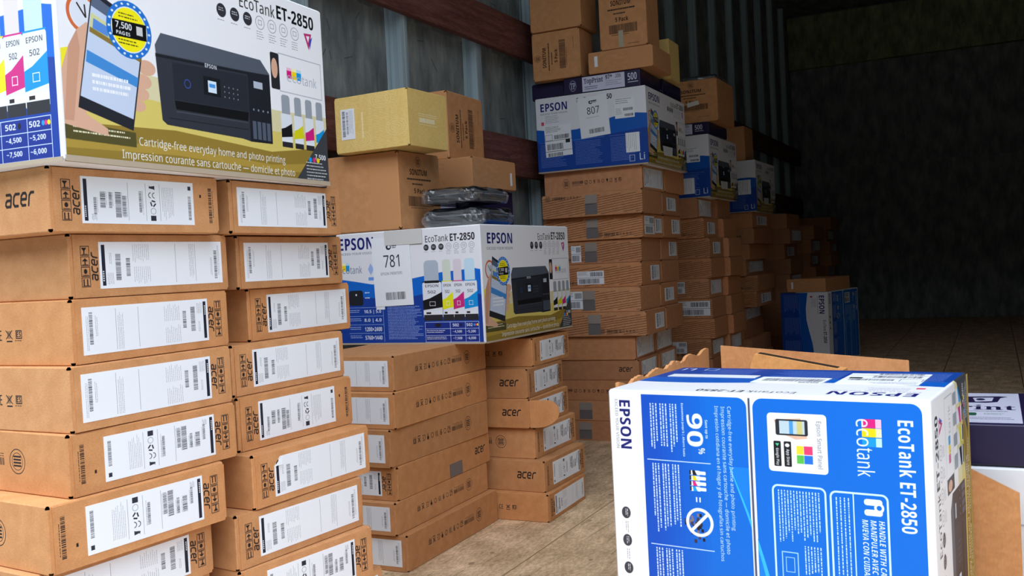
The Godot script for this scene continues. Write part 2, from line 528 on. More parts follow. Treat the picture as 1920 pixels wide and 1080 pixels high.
func paint_side(p: Pad) -> void:
	# 874 x 564 side with the four bottles
	p.r(0, 0, 874, 564, Color(0.9, 0.9, 0.925))
	p.text("EPSON", 20, 26, 222, 60, NAVY, true)
	p.text("EXCEED YOUR VISION", 20, 99, 222, 11, Color(0.45, 0.46, 0.5))
	eco_word(p, 10, 150, 154, 66, Color(0.45, 0.5, 0.62))
	p.pl([0, 228, 120, 246, 220, 262, 340, 262, 459, 243, 640, 218, 832, 206, 850, 210, 874, 214, 874, 564, 0, 564], Color(0.06, 0.4, 0.8))
	p.pl([0, 316, 220, 330, 460, 330, 650, 300, 862, 330, 862, 564, 0, 564], Color(0.09, 0.24, 0.6))
	p.r(862, 0, 12, 564, Color(0.9, 0.9, 0.925))
	p.text("EcoTank", 556, 38, 134, 33, INK)
	p.text("ET-2850", 700, 36, 141, 36, Color(0.07, 0.07, 0.09), true)
	feature_icons(p, 560, 96, 43.5, 15)
	p.rr(70, 290, 90, 76, 14, Color(0.13, 0.14, 0.17))
	p.oval(116, 312, 5, 5, PAPER)
	p.fine(172, 300, 30, 60, 26, PAPER, 5)
	p.pl([216, 156, 236, 186, 216, 216, 200, 186], Color(0.6, 0.7, 0.9))
	p.r(200, 226, 34, 16, Color(0.4, 0.6, 0.9))
	for i in 4:
		p.r(60, 376 + i * 43, 222, 2, Color(0.6, 0.7, 0.9))
		p.fine(66, 388 + i * 43, 80, 24, 9, Color(0.75, 0.8, 0.95), 3)
		p.text(["10.5 | 5.0", "8.0 | 4.0", "1200×2400", "5760×1440"][i], 160, 388 + i * 43, 108, 22, PAPER, true)
	p.r(280, 376, 2, 172, Color(0.6, 0.7, 0.9))
	p.fine(308, 368, 216, 178, 7.5, Color(0.62, 0.7, 0.92), 3)
	bottle(p, 526, 158, 112, 292, Color(0.09, 0.09, 0.1), Color(0.68, 0.73, 0.79))
	p.r(540, 256, 84, 12, Color(0.1, 0.1, 0.11))
	bottle(p, 640, 158, 62, 292, Color(0.9, 0.9, 0.1), Color(0.82, 0.85, 0.8))
	bottle(p, 702, 158, 62, 292, Color(0.8, 0.16, 0.5), Color(0.86, 0.82, 0.86))
	bottle(p, 764, 158, 76, 292, Color(0.06, 0.57, 0.87), Color(0.76, 0.87, 0.94))
	p.r(528, 456, 312, 98, Color(0.1, 0.19, 0.54))
	for y in [456, 488, 520, 552]:
		p.r(530, y, 308, 2, Color(0.78, 0.84, 1.0))
	for x in [530, 676, 762, 838]:
		p.r(x, 456, 2, 98, Color(0.78, 0.84, 1.0))
	for i in 3:
		for j in 2:
			p.text([["502", "502"], ["~4,500", "~5,200"], ["~7,500", "~6,000"]][i][j], 690 + j * 78, 464 + i * 32, 36 if i == 0 else 52, 15, PAPER, true)
		if i > 0:
			p.fine(538, 464 + i * 32, 120, 18, 8, PAPER, 3)
	p.oval(606, 472, 18, 9, Color(0.12, 0.12, 0.13))
	p.oval(738, 472, 5, 7, Color(0.1, 0.1, 0.11))
	for i in 3:
		p.oval(814 + i * 9, 472, 5, 6, [Color(0.1, 0.6, 0.9), Color(0.85, 0.2, 0.5), Color(0.95, 0.85, 0.1)][i])

func paint_side_text(p: Pad) -> void:
	# 874 x 564 other side: name, wave and columns of small print
	p.r(0, 0, 874, 564, Color(0.9, 0.9, 0.925))
	p.text("EPSON", 44, 44, 218, 60, NAVY, true)
	p.text("EXCEED YOUR VISION", 44, 116, 218, 12, Color(0.5, 0.51, 0.55))
	p.text("EcoTank", 340, 30, 132, 34, INK)
	p.text("ET-2850", 482, 28, 134, 38, Color(0.07, 0.07, 0.09), true)
	p.fine(80, 140, 120, 60, 12, Color(0.5, 0.5, 0.55), 3)
	p.rr(46, 180, 22, 26, 4, Color(0.85, 0.3, 0.4))
	p.pl([0, 234, 80, 246, 200, 262, 334, 260, 440, 240, 609, 202, 700, 190, 800, 190, 874, 200, 874, 564, 0, 564], Color(0.05, 0.35, 0.72))
	p.pl([0, 330, 334, 350, 609, 320, 874, 300, 874, 564, 0, 564], Color(0.07, 0.26, 0.6))
	for i in 3:
		p.fine(30 + i * 280, 352, 220 if i < 2 else 190, 180, 11, Color(0.42, 0.52, 0.82), 4)
		p.r(22 + i * 280, 336, 240, 2, Color(0.5, 0.62, 0.9))
	p.text("Li", 806, 480, 40, 50, PAPER)
	p.frame(730, 490, 40, 46, 3, PAPER)

func paint_top(p: Pad) -> void:
	# 1024 x 874 top panel, drawn upright; the flap seam runs along its middle
	var blue := Color(0.02, 0.42, 0.84)
	p.r(0, 0, 1024, 874, Color(0.955, 0.955, 0.965))
	p.rr(12, 22, 1000, 420, 26, blue)
	p.rr(12, 459, 1000, 308, 26, blue)
	for i in 12:
		p.r(12, 560 + i * 15, 1000, 16, blue.lerp(Color(0.05, 0.31, 0.76), i / 11.0))
	p.r(12, 740, 1000, 27, Color(0.05, 0.31, 0.76))
	p.r(12, 740, 40, 27, Color(0.05, 0.31, 0.76))
	var arc := []
	var arc2 := []
	for k in 15:
		var t := k / 14.0
		arc.append(Vector2(200 + 560 * t, 512 - 150 * sin(t * 1.5) + 26 * t * t))
	for k in 15:
		var t := 1.0 - k / 14.0
		arc2.append(Vector2(200 + 560 * t, 512 - 150 * sin(t * 1.5) + 26 * t * t + 3 + 15 * t))
	p.poly(arc + [Vector2(760, 459), Vector2(200, 459)], Color(0.06, 0.5, 0.92))
	p.poly(arc + arc2, Color(0.2, 0.72, 0.98))
	p.r(0, 443, 1024, 15, Color(0.93, 0.93, 0.95))
	p.text("EPSON", 31, 803, 140, 34, NAVY, true)
	p.text("EXCEED YOUR VISION", 29, 842, 142, 9, Color(0.55, 0.57, 0.6))
	for i in 3:
		p.oval(357 + i * 80, 831, 17, 14, Color(0.25, 0.25, 0.28))
		p.fine(346 + i * 80, 826, 22, 10, 5, PAPER, 2)
		p.fine(382 + i * 80, 826, 34, 12, 6, Color(0.6, 0.6, 0.65), 2)
	p.text("90", 60, 584, 92, 48, PAPER, true)
	p.text("%", 154, 580, 18, 20, PAPER, true)
	p.text("Save up to", 76, 570, 52, 10, PAPER, true)
	p.text("Economisez jusqu'à | Ahorre hasta", 33, 638, 149, 10, PAPER, true)
	for c in [[36, 142], [206, 196], [446, 196], [690, 196]]:
		for k in 3:
			p.fine(c[0], 660 + k * 30, c[1], 28, 8.5, Color(0.8, 0.87, 1.0), 4)
	for x in [195, 436, 680]:
		p.r(x, 566, 2.5, 190, Color(0.72, 0.83, 1.0))
	for i in 4:
		bottle(p, 218 + i * 15, 582, 13, 48, [Color(0.1, 0.1, 0.1), Color(0.95, 0.85, 0.1), Color(0.85, 0.15, 0.5), Color(0.1, 0.6, 0.9)][i], PAPER, false)
	p.r(292, 600, 14, 4, PAPER)
	p.r(292, 610, 14, 4, PAPER)
	for i in 40:
		var a := rng.randf() * TAU
		var q := rng.randf() * 46
		p.r(362 + q * cos(a) * 1.1, 606 + q * sin(a) * 0.85, 9, 7, [Color(0.1, 0.1, 0.12), Color(0.25, 0.2, 0.25), Color(0.5, 0.45, 0.5)][i % 3])
	p.ring(362, 606, 36, 9, PAPER)
	p.line(338, 582, 386, 630, 9, PAPER)
	p.text("Cartridge-free everyday home and photo printing", 37, 501, 337, 15, PAPER)
	p.text("Impression courante sans cartouche — domicile et photo", 37, 519, 403, 15, PAPER)
	p.text("Impresión cotidiana en el hogar y de fotografías sin cartuchos", 36, 537, 426, 15, PAPER)
	# right half: app panel, eco word, model name, handling box
	p.rr(48, 250, 154, 154, 10, PAPER)
	p.text("Epson Smart Panel", 66, 263, 122, 16, Color(0.5, 0.52, 0.56))
	p.pl([60, 316, 112, 300, 116, 330, 100, 372, 66, 386], Color(0.88, 0.72, 0.62))
	p.rr(64, 298, 42, 84, 5, Color(0.16, 0.17, 0.19))
	p.r(68, 306, 34, 66, Color(0.74, 0.82, 0.86))
	p.r(68, 336, 34, 10, Color(0.3, 0.6, 0.85))
	p.r(68, 312, 34, 14, Color(0.8, 0.78, 0.5))
	p.rr(122, 343, 66, 19, 3, Color(0.1, 0.1, 0.11))
	p.rr(122, 370, 66, 19, 3, Color(0.1, 0.1, 0.11))
	p.text("App Store", 142, 348, 42, 10, PAPER, true)
	p.text("Google Play", 140, 375, 46, 10, PAPER, true)
	p.pl([128, 374, 136, 379, 128, 385], Color(0.3, 0.8, 0.6))
	p.oval(132, 353, 5, 6, PAPER)
	p.rr(127, 284, 56, 48, 10, Color(0.93, 0.94, 0.95))
	p.r(132, 288, 22, 22, Color(0.9, 0.25, 0.45))
	p.r(156, 288, 22, 22, Color(0.15, 0.45, 0.85))
	p.r(132, 311, 22, 18, Color(0.95, 0.85, 0.2))
	p.r(156, 311, 22, 18, Color(0.35, 0.75, 0.3))
	eco_word(p, 54, 117, 146, 76, PAPER)
	p.text("EcoTank ET-2850", 53, 41, 278, 38, PAPER, true)
	for b in [[236, 258, 764, 141], [240, 107, 764, 143]]:
		p.rr(b[0], b[1], b[2], b[3], 16, Color(0.8, 0.93, 1.0))
		p.rr(b[0] + 5, b[1] + 5, b[2] - 10, b[3] - 10, 12, blue)
	p.fine(250, 276, 140, 118, 8, Color(0.78, 0.88, 1.0), 3)
	p.fine(392, 276, 80, 50, 8, Color(0.78, 0.88, 1.0), 3)
	p.frame(412, 336, 74, 44, 3, Color(0.6, 0.8, 1.0))
	p.frame(426, 346, 40, 24, 2, Color(0.6, 0.8, 1.0))
	p.rr(254, 122, 16, 44, 7, PAPER)
	p.rr(280, 122, 16, 44, 7, PAPER)
	p.oval(275, 130, 13, 12, PAPER)
	p.oval(275, 130, 6, 6, blue)
	p.text("HANDLE WITH CARE", 306, 118, 158, 15, PAPER, true, 0, 0.15)
	p.text("MANIPULER AVEC SOIN", 306, 138, 180, 15, PAPER, true, 0, 0.15)
	p.text("MUEVA CON CUIDADO", 306, 158, 164, 15, PAPER, true, 0, 0.15)
	p.r(244, 190, 756, 3, Color(0.8, 0.93, 1.0))
	p.fine(256, 202, 300, 40, 10, Color(0.78, 0.88, 1.0), 3)

func paint_printer_boxes() -> void:
	var p := Pad.new(self, 2048, 2048, PAPER)
	var q := Pad.new(self, 1024, 874, PAPER)
	paint_top(q)
	p.put(q.im, 0, 0)
	q = Pad.new(self, 1024, 564, PAPER)
	paint_front(q, false)
	p.put(q.im, 1024, 0)
	q = Pad.new(self, 1024, 564, PAPER)
	paint_front(q, true)
	p.put(q.im, 1024, 564)
	q = Pad.new(self, 874, 564, PAPER)
	paint_side(q)
	p.put(q.im, 0, 874)
	q = Pad.new(self, 874, 564, PAPER)
	paint_side_text(q)
	p.put(q.im, 0, 1438)
	texture("printer", p)

func paint_cartons() -> void:
	# striped cartons: rows 0..2 long sides, 3 short end
	var p := kraft_pad(1024, 1024, Vector2i.ZERO)
	var ink := Color(0.36, 0.235, 0.15)
	for row in 3:
		var y0 := row * 230
		for i in 16:
			var x := 0.0
			var y := y0 + 20.0 + i * 22.0
			while x < 1024.0:
				var nx := x + rng.randf_range(30, 70)
				var ny := y - (nx - x) * 0.13 + sin(nx * 0.05 + i) * 1.5
				if ny > y0 + 30 and y < y0 + 212 and y > y0 + 30 and ny < y0 + 212:
					p.line(x, y, nx, ny, 4.6, ink)
				x = nx + 2
				y = ny
	for s in [[0, 40.0, 26.0], [1, 560.0, 170.0], [2, 120.0, 168.0]]:
		var yy: float = s[0] * 230 + s[2]
		marks(p, s[1] + 190, yy, 22, 5, INK)
		p.bars(s[1] + 70, yy - 4, 110, 30, INK)
		seal(p, s[1] + 24, yy + 10, 26, INK)
	texture("striped", p)
	# plain cartons of toner: print panel 512 x 512 and plain kraft
	p = kraft_pad(1024, 512, Vector2i(200, 300))
	var k := Color(0.15, 0.1, 0.09)
	seal(p, 240, 62, 34, k)
	p.text("SONITUM", 134, 112, 212, 40, k, true)
	p.fine(100, 174, 300, 12, 12, k, 11)
	p.fine(160, 206, 170, 10, 10, k, 10)
	p.text("5 Pack", 178, 238, 140, 34, k, true)
	p.bars(108, 292, 300, 66, k)
	p.fine(130, 366, 240, 10, 8, k, 4)
	p.fine(300, 440, 120, 10, 8, k, 4)
	p.r(330, 300, 2, 200, Color(0.72, 0.56, 0.38))
	texture("toner", p)
	# yellow carton with embossed-looking wave print
	var img := mottled(512, 512, Color(0.9, 0.765, 0.46), [[noise_img(512, 512, 0.03, 1, 1, 5), 0.05, Color(1, 1, 0.8)]])
	p = Pad.new(self, 1024, 512, Color(0.9, 0.765, 0.46))
	p.put(img, 0, 0)
	p.put(img, 512, 0)
	var pale := Color(0.94, 0.83, 0.56)
	for i in 30:
		for j in 9:
			p.line(10 + j * 58, 8 + i * 17 + (j % 2) * 8, 36 + j * 58, 16 + i * 17 + (j % 2) * 8, 2.0, pale)
	for c in [[90, 120], [330, 70], [430, 330], [180, 400], [60, 300], [600, 120], [860, 200], [700, 400], [960, 430]]:
		for i in 4:
			p.ring(c[0], c[1], 18 + i * 18, 3.0, pale)
	for i in 22:
		for j in 5:
			p.line(240 + j * 40, 10 + i * 24, 262 + j * 40, 22 + i * 24, 2.5, pale)
	p.fine(192, 160, 12, 230, 12, pale.lightened(0.3), 11, true)
	p.r(640, 210, 240, 4, Color(0.97, 0.93, 0.8))
	p.r(640, 228, 240, 3, Color(0.97, 0.93, 0.8))
	p.fine(650, 248, 220, 44, 44, Color(0.97, 0.93, 0.8), 40)
	p.r(640, 304, 240, 3, Color(0.97, 0.93, 0.8))
	texture("yellow", p)
	# paper reams
	p = Pad.new(self, 1024, 512, Color(0.13, 0.1, 0.25))
	var lil := Color(0.82, 0.82, 0.9)
	p.r(176, 8, 376, 92, lil)
	p.ring(90, 54, 30, 4, Color(0.6, 0.6, 0.75))
	p.text("TP", 68, 36, 44, 36, Color(0.85, 0.85, 0.93), true, 0, 0.0, "Droid Serif")
	p.text("TopPrint", 190, 20, 172, 40, Color(0.14, 0.12, 0.28), true, 0, 0.0, "Droid Serif")
	p.fine(196, 68, 150, 22, 11, Color(0.3, 0.28, 0.45), 4)
	p.text("97*", 384, 16, 60, 26, INK, true)
	p.text("20lb", 470, 16, 50, 24, INK)
	p.fine(384, 50, 140, 40, 11, Color(0.5, 0.5, 0.62), 3)
	p.text("500", 578, 22, 80, 42, lil, true)
	p.r(578, 72, 90, 4, lil)
	p.ring(800, 50, 26, 4, Color(0.3, 0.28, 0.45))
	p.text("TopPrint", 850, 34, 150, 36, Color(0.3, 0.28, 0.45), true, 0, 0.0, "Droid Serif")
	# its top sheet, 512 x 390 at y 115
	p.r(20, 128, 420, 372, lil)
	p.pl([210, 180, 352, 170, 392, 176, 358, 196, 346, 250, 300, 262, 160, 262], Color(0.14, 0.12, 0.28))
	p.pl([236, 196, 330, 188, 322, 240, 250, 250], lil)
	p.oval(272, 216, 20, 14, Color(0.14, 0.12, 0.28))
	p.text("TopP", 40, 296, 130, 66, Color(0.14, 0.12, 0.28), true, 0, 0.0, "Droid Serif")
	p.text("rint", 180, 290, 240, 62, Color(0.14, 0.12, 0.28), true, 0, 0.0, "Droid Serif")
	p.fine(180, 366, 210, 10, 8, INK, 5)
	p.rr(170, 388, 90, 34, 8, Color(0.16, 0.36, 0.27))
	p.fine(290, 392, 80, 24, 10, Color(0.35, 0.55, 0.4), 4)
	p.fine(160, 440, 250, 40, 16, Color(0.4, 0.38, 0.5), 5)
	texture("ream", p)

func paint_surfaces() -> void:
	# plywood floor, sheet metal wall, timber rail
	var img := mottled(1024, 1024, Color(0.83, 0.705, 0.565), [
		[noise_img(1024, 1024, 0.03, 1, 4, 11, 4), 0.13, Color(1, 0.97, 0.9)],
		[noise_img(1024, 1024, 0.12, 1, 2, 12, 3), 0.2, Color(1, 1, 1)],
		[noise_img(1024, 1024, 0.008, 1, 1, 13, 4), 0.2, Color(1, 0.98, 0.94)],
		[noise_img(1024, 1024, 0.4, 1, 1, 17, 2), 0.2, Color(1, 1, 1)]])
	var p := Pad.new(self, 1024, 1024, KRAFT)
	p.put(img, 0, 0)
	for i in 130:
		var x := rng.randf() * 1024
		var y := rng.randf() * 1024
		p.line(x, y, x + rng.randf_range(-8, 8), y + rng.randf_range(8, 120), rng.randf_range(0.8, 2.0), Color(0.4, 0.32, 0.23, 0.5))
	for i in 150:
		p.oval(rng.randf() * 1024, rng.randf() * 1024, rng.randf_range(1.5, 6), rng.randf_range(1.5, 8), [Color(0.45, 0.36, 0.26, 0.5), Color(0.8, 0.72, 0.6, 0.4)][i % 2])
	texture("floor", p)
	img = mottled(1024, 1024, Color(0.52, 0.545, 0.545), [
		[noise_img(1024, 1024, 0.012, 1, 2, 21, 5), 0.22, Color(1, 1, 0.92)],
		[noise_img(1024, 1024, 0.05, 1, 5, 22, 4), 0.12, Color(0.9, 1, 1)],
		[noise_img(1024, 1024, 0.3, 1, 1, 23, 2), 0.08, Color(1, 1, 1)]])
	p = Pad.new(self, 1024, 1024, KRAFT)
	p.put(img, 0, 0)
	for i in 160:
		var x := rng.randf() * 1024
		var y := rng.randf() * 1024
		p.line(x, y, x + rng.randf_range(-30, 30), y + rng.randf_range(-6, 30), rng.randf_range(0.8, 2.4), [Color(0.5, 0.52, 0.5, 0.4), Color(0.16, 0.16, 0.17, 0.5)][i % 2])
	for i in 90:
		p.oval(rng.randf() * 1024, rng.randf() * 1024, rng.randf_range(1, 4), rng.randf_range(1, 5), [Color(0.55, 0.55, 0.5, 0.5), Color(0.14, 0.14, 0.15, 0.6)][i % 2])
	texture("metal", p)
	img = mottled(1024, 256, Color(0.43, 0.265, 0.235), [
		[noise_img(1024, 256, 0.02, 6, 1, 31, 4), 0.16, Color(1, 0.8, 0.7)],
		[noise_img(1024, 256, 0.12, 5, 1, 32, 3), 0.14, Color(1, 0.85, 0.7)]])
	p = Pad.new(self, 1024, 256, KRAFT)
	p.put(img, 0, 0)
	for i in 90:
		var x := rng.randf() * 1024
		var y := rng.randf() * 256
		p.line(x, y, x + rng.randf_range(5, 60), y + rng.randf_range(-8, 8), rng.randf_range(0.8, 2.4), [Color(0.48, 0.33, 0.27, 0.5), Color(0.2, 0.09, 0.09, 0.6), Color(0.42, 0.12, 0.13, 0.5)][i % 3])
	texture("rail", p)

# ------------------------------------------------------------------ materials
func mat(name: String, texname := "", tint := Color.WHITE, rough := 0.85, spec := 0.35, metal := 0.0) -> StandardMaterial3D:
	var key := "%s|%s|%s|%s" % [name, texname, tint, rough]
	if not mats.has(key):
		var m := StandardMaterial3D.new()
		m.resource_name = name
		m.albedo_color = tint
		if texname:
			m.albedo_texture = tex[texname]
		m.roughness = rough
		m.metallic_specular = spec
		m.metallic = metal
		mats[key] = m
	return mats[key]

const TINTS := [Color(1, 1, 1), Color(0.96, 0.955, 0.95), Color(1.0, 0.98, 0.95), Color(0.93, 0.925, 0.92), Color(0.98, 0.96, 0.93)]
func laptop_mat(i: int) -> StandardMaterial3D:
	return mat("kraft_board_%d" % (i % 5), "laptop", TINTS[i % 5], 0.8)

# ------------------------------------------------------------------ meshes
func face_frame(f: String, l: float, h: float, r: float) -> Array:
	match f:
		"front": return [Vector3(-l / 2, h, r / 2), Vector3(l, 0, 0), Vector3(0, -h, 0)]
		"right": return [Vector3(l / 2, h, r / 2), Vector3(0, 0, -r), Vector3(0, -h, 0)]
		"back": return [Vector3(l / 2, h, -r / 2), Vector3(-l, 0, 0), Vector3(0, -h, 0)]
		"left": return [Vector3(-l / 2, h, -r / 2), Vector3(0, 0, r), Vector3(0, -h, 0)]
		"top": return [Vector3(-l / 2, h, -r / 2), Vector3(l, 0, 0), Vector3(0, 0, r)]
	return [Vector3(-l / 2, 0, r / 2), Vector3(l, 0, 0), Vector3(0, 0, -r)]

func turned(s: float, t: float, rect: Rect2, rot: int) -> Vector2:
	var u := s
	var v := t
	if rot == 1:
		u = t
		v = 1 - s
	elif rot == 2:
		u = 1 - s
		v = 1 - t
	elif rot == 3:
		u = 1 - t
		v = s
	return rect.position + Vector2(u, v) * rect.size

func tri(st: SurfaceTool, pts: Array, nrm: Array, uvs: Array) -> void:
	var n: Vector3 = nrm[0] + nrm[1] + nrm[2]
	var order := [0, 1, 2]
	if (pts[1] - pts[0]).cross(pts[2] - pts[0]).dot(n) > 0:
		order = [0, 2, 1]
	for i in order:
		st.set_normal(nrm[i])
		st.set_uv(uvs[i])
		st.add_vertex(pts[i])

func quad(st: SurfaceTool, pts: Array, nrm: Array, uvs: Array) -> void:
	tri(st, [pts[0], pts[1], pts[2]], [nrm[0], nrm[1], nrm[2]], [uvs[0], uvs[1], uvs[2]])
	tri(st, [pts[0], pts[2], pts[3]], [nrm[0], nrm[2], nrm[3]], [uvs[0], uvs[2], uvs[3]])

const FACES := ["front", "right", "back", "left", "top", "bottom"]
func box_mesh(l: float, h: float, r: float, skin: Dictionary, bev := 0.002, notch := 0.0) -> ArrayMesh:
	# a board box with rounded folds; with notch > 0 its eight corners are left open, as folded cartons are
	var st := SurfaceTool.new()
	st.begin(Mesh.PRIMITIVE_TRIANGLES)
	var dflt: Array = skin.get("all", [Rect2(0, 0, 1, 1), 0])
	var fr := {}
	for f in FACES:
		fr[f] = face_frame(f, l, h, r)
	var uv_at := func(f: String, p: Vector3) -> Vector2:
		var a: Array = fr[f]
		var d: Vector3 = p - a[0]
		var w: Array = skin.get(f, dflt)
		return turned(clampf(d.dot(a[1]) / a[1].length_squared(), 0, 1), clampf(d.dot(a[2]) / a[2].length_squared(), 0, 1), w[0], w[1])
	for f in FACES:
		var a: Array = fr[f]
		var su: Vector3 = a[1].normalized()
		var sv: Vector3 = a[2].normalized()
		var n := sv.cross(su)
		var lu: float = a[1].length()
		var lv: float = a[2].length()
		var e := maxf(notch, bev * 2)
		var us := [bev, e, lu - e, lu - bev]
		var vs := [bev, e, lv - e, lv - bev]
		for i in 3:
			for j in 3:
				if notch > 0 and i != 1 and j != 1:
					continue
				var c := []
				for q in [[i, j], [i + 1, j], [i + 1, j + 1], [i, j + 1]]:
					c.append(a[0] + su * us[q[0]] + sv * vs[q[1]])
				quad(st, c, [n, n, n, n], c.map(func(x): return uv_at.call(f, x)))
	var half := Vector3(l / 2, h / 2, r / 2)
	var names := {Vector3(1, 0, 0): "right", Vector3(-1, 0, 0): "left", Vector3(0, 1, 0): "top", Vector3(0, -1, 0): "bottom", Vector3(0, 0, 1): "front", Vector3(0, 0, -1): "back"}
	var mid := Vector3(0, h / 2, 0)
	for ax in 3:
		var b := (ax + 1) % 3
		var c := (ax + 2) % 3
		for sb in [-1, 1]:
			for sc in [-1, 1]:
				var nb := Vector3.ZERO
				nb[b] = sb
				var nc := Vector3.ZERO
				nc[c] = sc
				var pts := []
				for q in [[-1, 0], [1, 0], [1, 1], [-1, 1]]:
					var v := Vector3.ZERO
					v[ax] = q[0] * (half[ax] - maxf(bev, notch))
					v[b] = sb * (half[b] - (bev if q[1] == 1 else 0.0))
					v[c] = sc * (half[c] - (0.0 if q[1] == 1 else bev))
					pts.append(v + mid)
				var f: String = names[nb]
				quad(st, pts, [nb, nb, nc, nc], pts.map(func(x): return uv_at.call(f, x)))
	if notch <= 0:
		for sx in [-1, 1]:
			for sy in [-1, 1]:
				for sz in [-1, 1]:
					var s := Vector3(sx, sy, sz)
					var pts := []
					var nn := []
					for ax in 3:
						var v := s * (half - Vector3(bev, bev, bev))
						v[ax] = s[ax] * half[ax]
						var n := Vector3.ZERO
						n[ax] = s[ax]
						pts.append(v + mid)
						nn.append(n)
					var f: String = names[Vector3(0, 0, sz)]
					tri(st, pts, nn, pts.map(func(x): return uv_at.call(f, x)))
	return st.commit()

func slab(outline: Array, thick: float, uvf: Callable) -> ArrayMesh:
	# an outline in the x-y plane, given depth along z (front at z = +thick/2)
	var st := SurfaceTool.new()
	st.begin(Mesh.PRIMITIVE_TRIANGLES)
	var flat := PackedVector2Array(outline)
	var idx := Geometry2D.triangulate_polygon(flat)
	for side in [1, -1]:
		var n := Vector3(0, 0, side)
		for i in range(0, idx.size(), 3):
			var p := []
			var u := []
			for k in 3:
				var q := flat[idx[i + k]]
				p.append(Vector3(q.x, q.y, side * thick / 2))
				u.append(uvf.call(q))
			tri(st, p, [n, n, n], u)
	var ccw := not Geometry2D.is_polygon_clockwise(flat)
	for i in flat.size():
		var a := flat[i]
		var b := flat[(i + 1) % flat.size()]
		var d := (b - a).normalized()
		var n := Vector3(d.y, -d.x, 0) * (1.0 if ccw else -1.0)
		var z := thick / 2
		quad(st, [Vector3(a.x, a.y, z), Vector3(b.x, b.y, z), Vector3(b.x, b.y, -z), Vector3(a.x, a.y, -z)], [n, n, n, n], [uvf.call(a), uvf.call(b), uvf.call(b), uvf.call(a)])
	return st.commit()

# ------------------------------------------------------------------ things and parts
func numbered(called: String) -> String:
	var k: int = used.get(called, -1) + 1
	used[called] = k
	return called if k == 0 else "%s_%03d" % [called, k]

func part(called: String, mesh: Mesh, m: Material, parent: Node3D, at := Vector3.ZERO, rot := Vector3.ZERO) -> MeshInstance3D:
	var o := MeshInstance3D.new()
	o.name = called
	o.mesh = mesh
	o.material_override = m
	o.position = at
	o.rotation = rot
	var n := 0
	while parent.has_node(NodePath(o.name)):
		n += 1
		o.name = "%s_%03d" % [called, n]
	parent.add_child(o, true)
	return o

func thing(called: String, label: String, category: String, group: String, at: Vector3, yaw := 0.0) -> Node3D:
	var o := Node3D.new()
	o.name = numbered(called)
	add_child(o, true)
	o.position = at
	o.rotation.y = yaw
	o.set_meta("label", label)
	o.set_meta("category", category)
	if group:
		o.set_meta("group", group)
	return o

func struct(called: String, mesh: Mesh, m: Material, at := Vector3.ZERO, rot := Vector3.ZERO) -> MeshInstance3D:
	var o := part(called, mesh, m, self, at, rot)
	o.set_meta("kind", "structure")
	return o

func carton(called: String, label: String, category: String, group: String, corner: Vector3, yaw: float, l: float, r: float, h: float, m: Material, skin: Dictionary, bev := 0.002, notch := 0.0) -> Node3D:
	# corner: the bottom of the upright edge between its front (facing the tailgate) and its right side
	var at := corner + Basis(Vector3.UP, yaw) * Vector3(-l / 2, 0, -r / 2)
	var o := thing(called, label, category, group, at, yaw)
	part("body", box_mesh(l, h, r, skin, bev, notch), m, o)
	dims[o] = Vector3(l, h, r)
	return o

func sheet(o: Node3D, called: String, f: String, s0: float, t0: float, s1: float, t1: float, m: Material, rect := Rect2(0, 0, 1, 1), rot := 0, lift := 0.0, tilt := 0.0, cut := 0.0) -> MeshInstance3D:
	# a paper label or strip of tape on a face; s and t run from 0 to 1 from the face's top left
	var d: Vector3 = dims[o]
	var a := face_frame(f, d.x, d.y, d.z)
	var su: Vector3 = a[1].normalized()
	var sv: Vector3 = a[2].normalized()
	var n := sv.cross(su)
	var w: float = a[1].length() * (s1 - s0)
	var h: float = a[2].length() * (t1 - t0)
	var out := [Vector2(-w / 2, -h / 2), Vector2(w / 2, -h / 2), Vector2(w / 2, h / 2), Vector2(-w / 2, h / 2)]
	if cut > 0:
		out = [Vector2(-w / 2, -h / 2), Vector2(w / 2, -h / 2), Vector2(w / 2, h / 2), Vector2(-w / 2 + cut, h / 2), Vector2(-w / 2, h / 2 - cut)]
	var mesh := slab(out, 0.0007, func(q): return turned(q.x / w + 0.5, 0.5 - q.y / h, rect, rot))
	var c: Vector3 = a[0] + a[1] * (s0 + s1) / 2 + a[2] * (t0 + t1) / 2 + n * (0.0005 + lift)
	var x := part(called, mesh, m, o)
	x.transform = Transform3D(Basis(su, -sv, n), c) * Transform3D(Basis(Vector3(0, 0, 1), tilt), Vector3.ZERO)
	if cut > 0:
		var fold := slab([Vector2(0, 0), Vector2(cut, cut), Vector2(cut * 1.02, cut * 0.08)], 0.0007, func(q): return rect.position + Vector2(0.55, 0.5) * rect.size)
		var y := part("folded_corner", fold, m, x)
		y.position = Vector3(-w / 2, h / 2 - cut, 0.0016)
		y.rotation.y = -0.12
	return x

func px(x: float, y: float, w: float, h: float, tw: float, th: float) -> Rect2:
	return Rect2((x + 1.0) / tw, (y + 1.0) / th, (w - 2.0) / tw, (h - 2.0) / th)

func lab(i: int) -> Rect2:
	var a: Array = [[0, 0, 700, 240], [0, 250, 800, 210], [0, 470, 250, 350], [260, 470, 250, 350], [520, 470, 220, 270], [750, 470, 160, 150], [750, 630, 200, 110], [0, 830, 120, 180], [140, 830, 190, 90], [350, 830, 130, 170]][i]
	return px(a[0], a[1], a[2], a[3], 1024, 1024)

var label_mat: StandardMaterial3D
var tape_mat: StandardMaterial3D

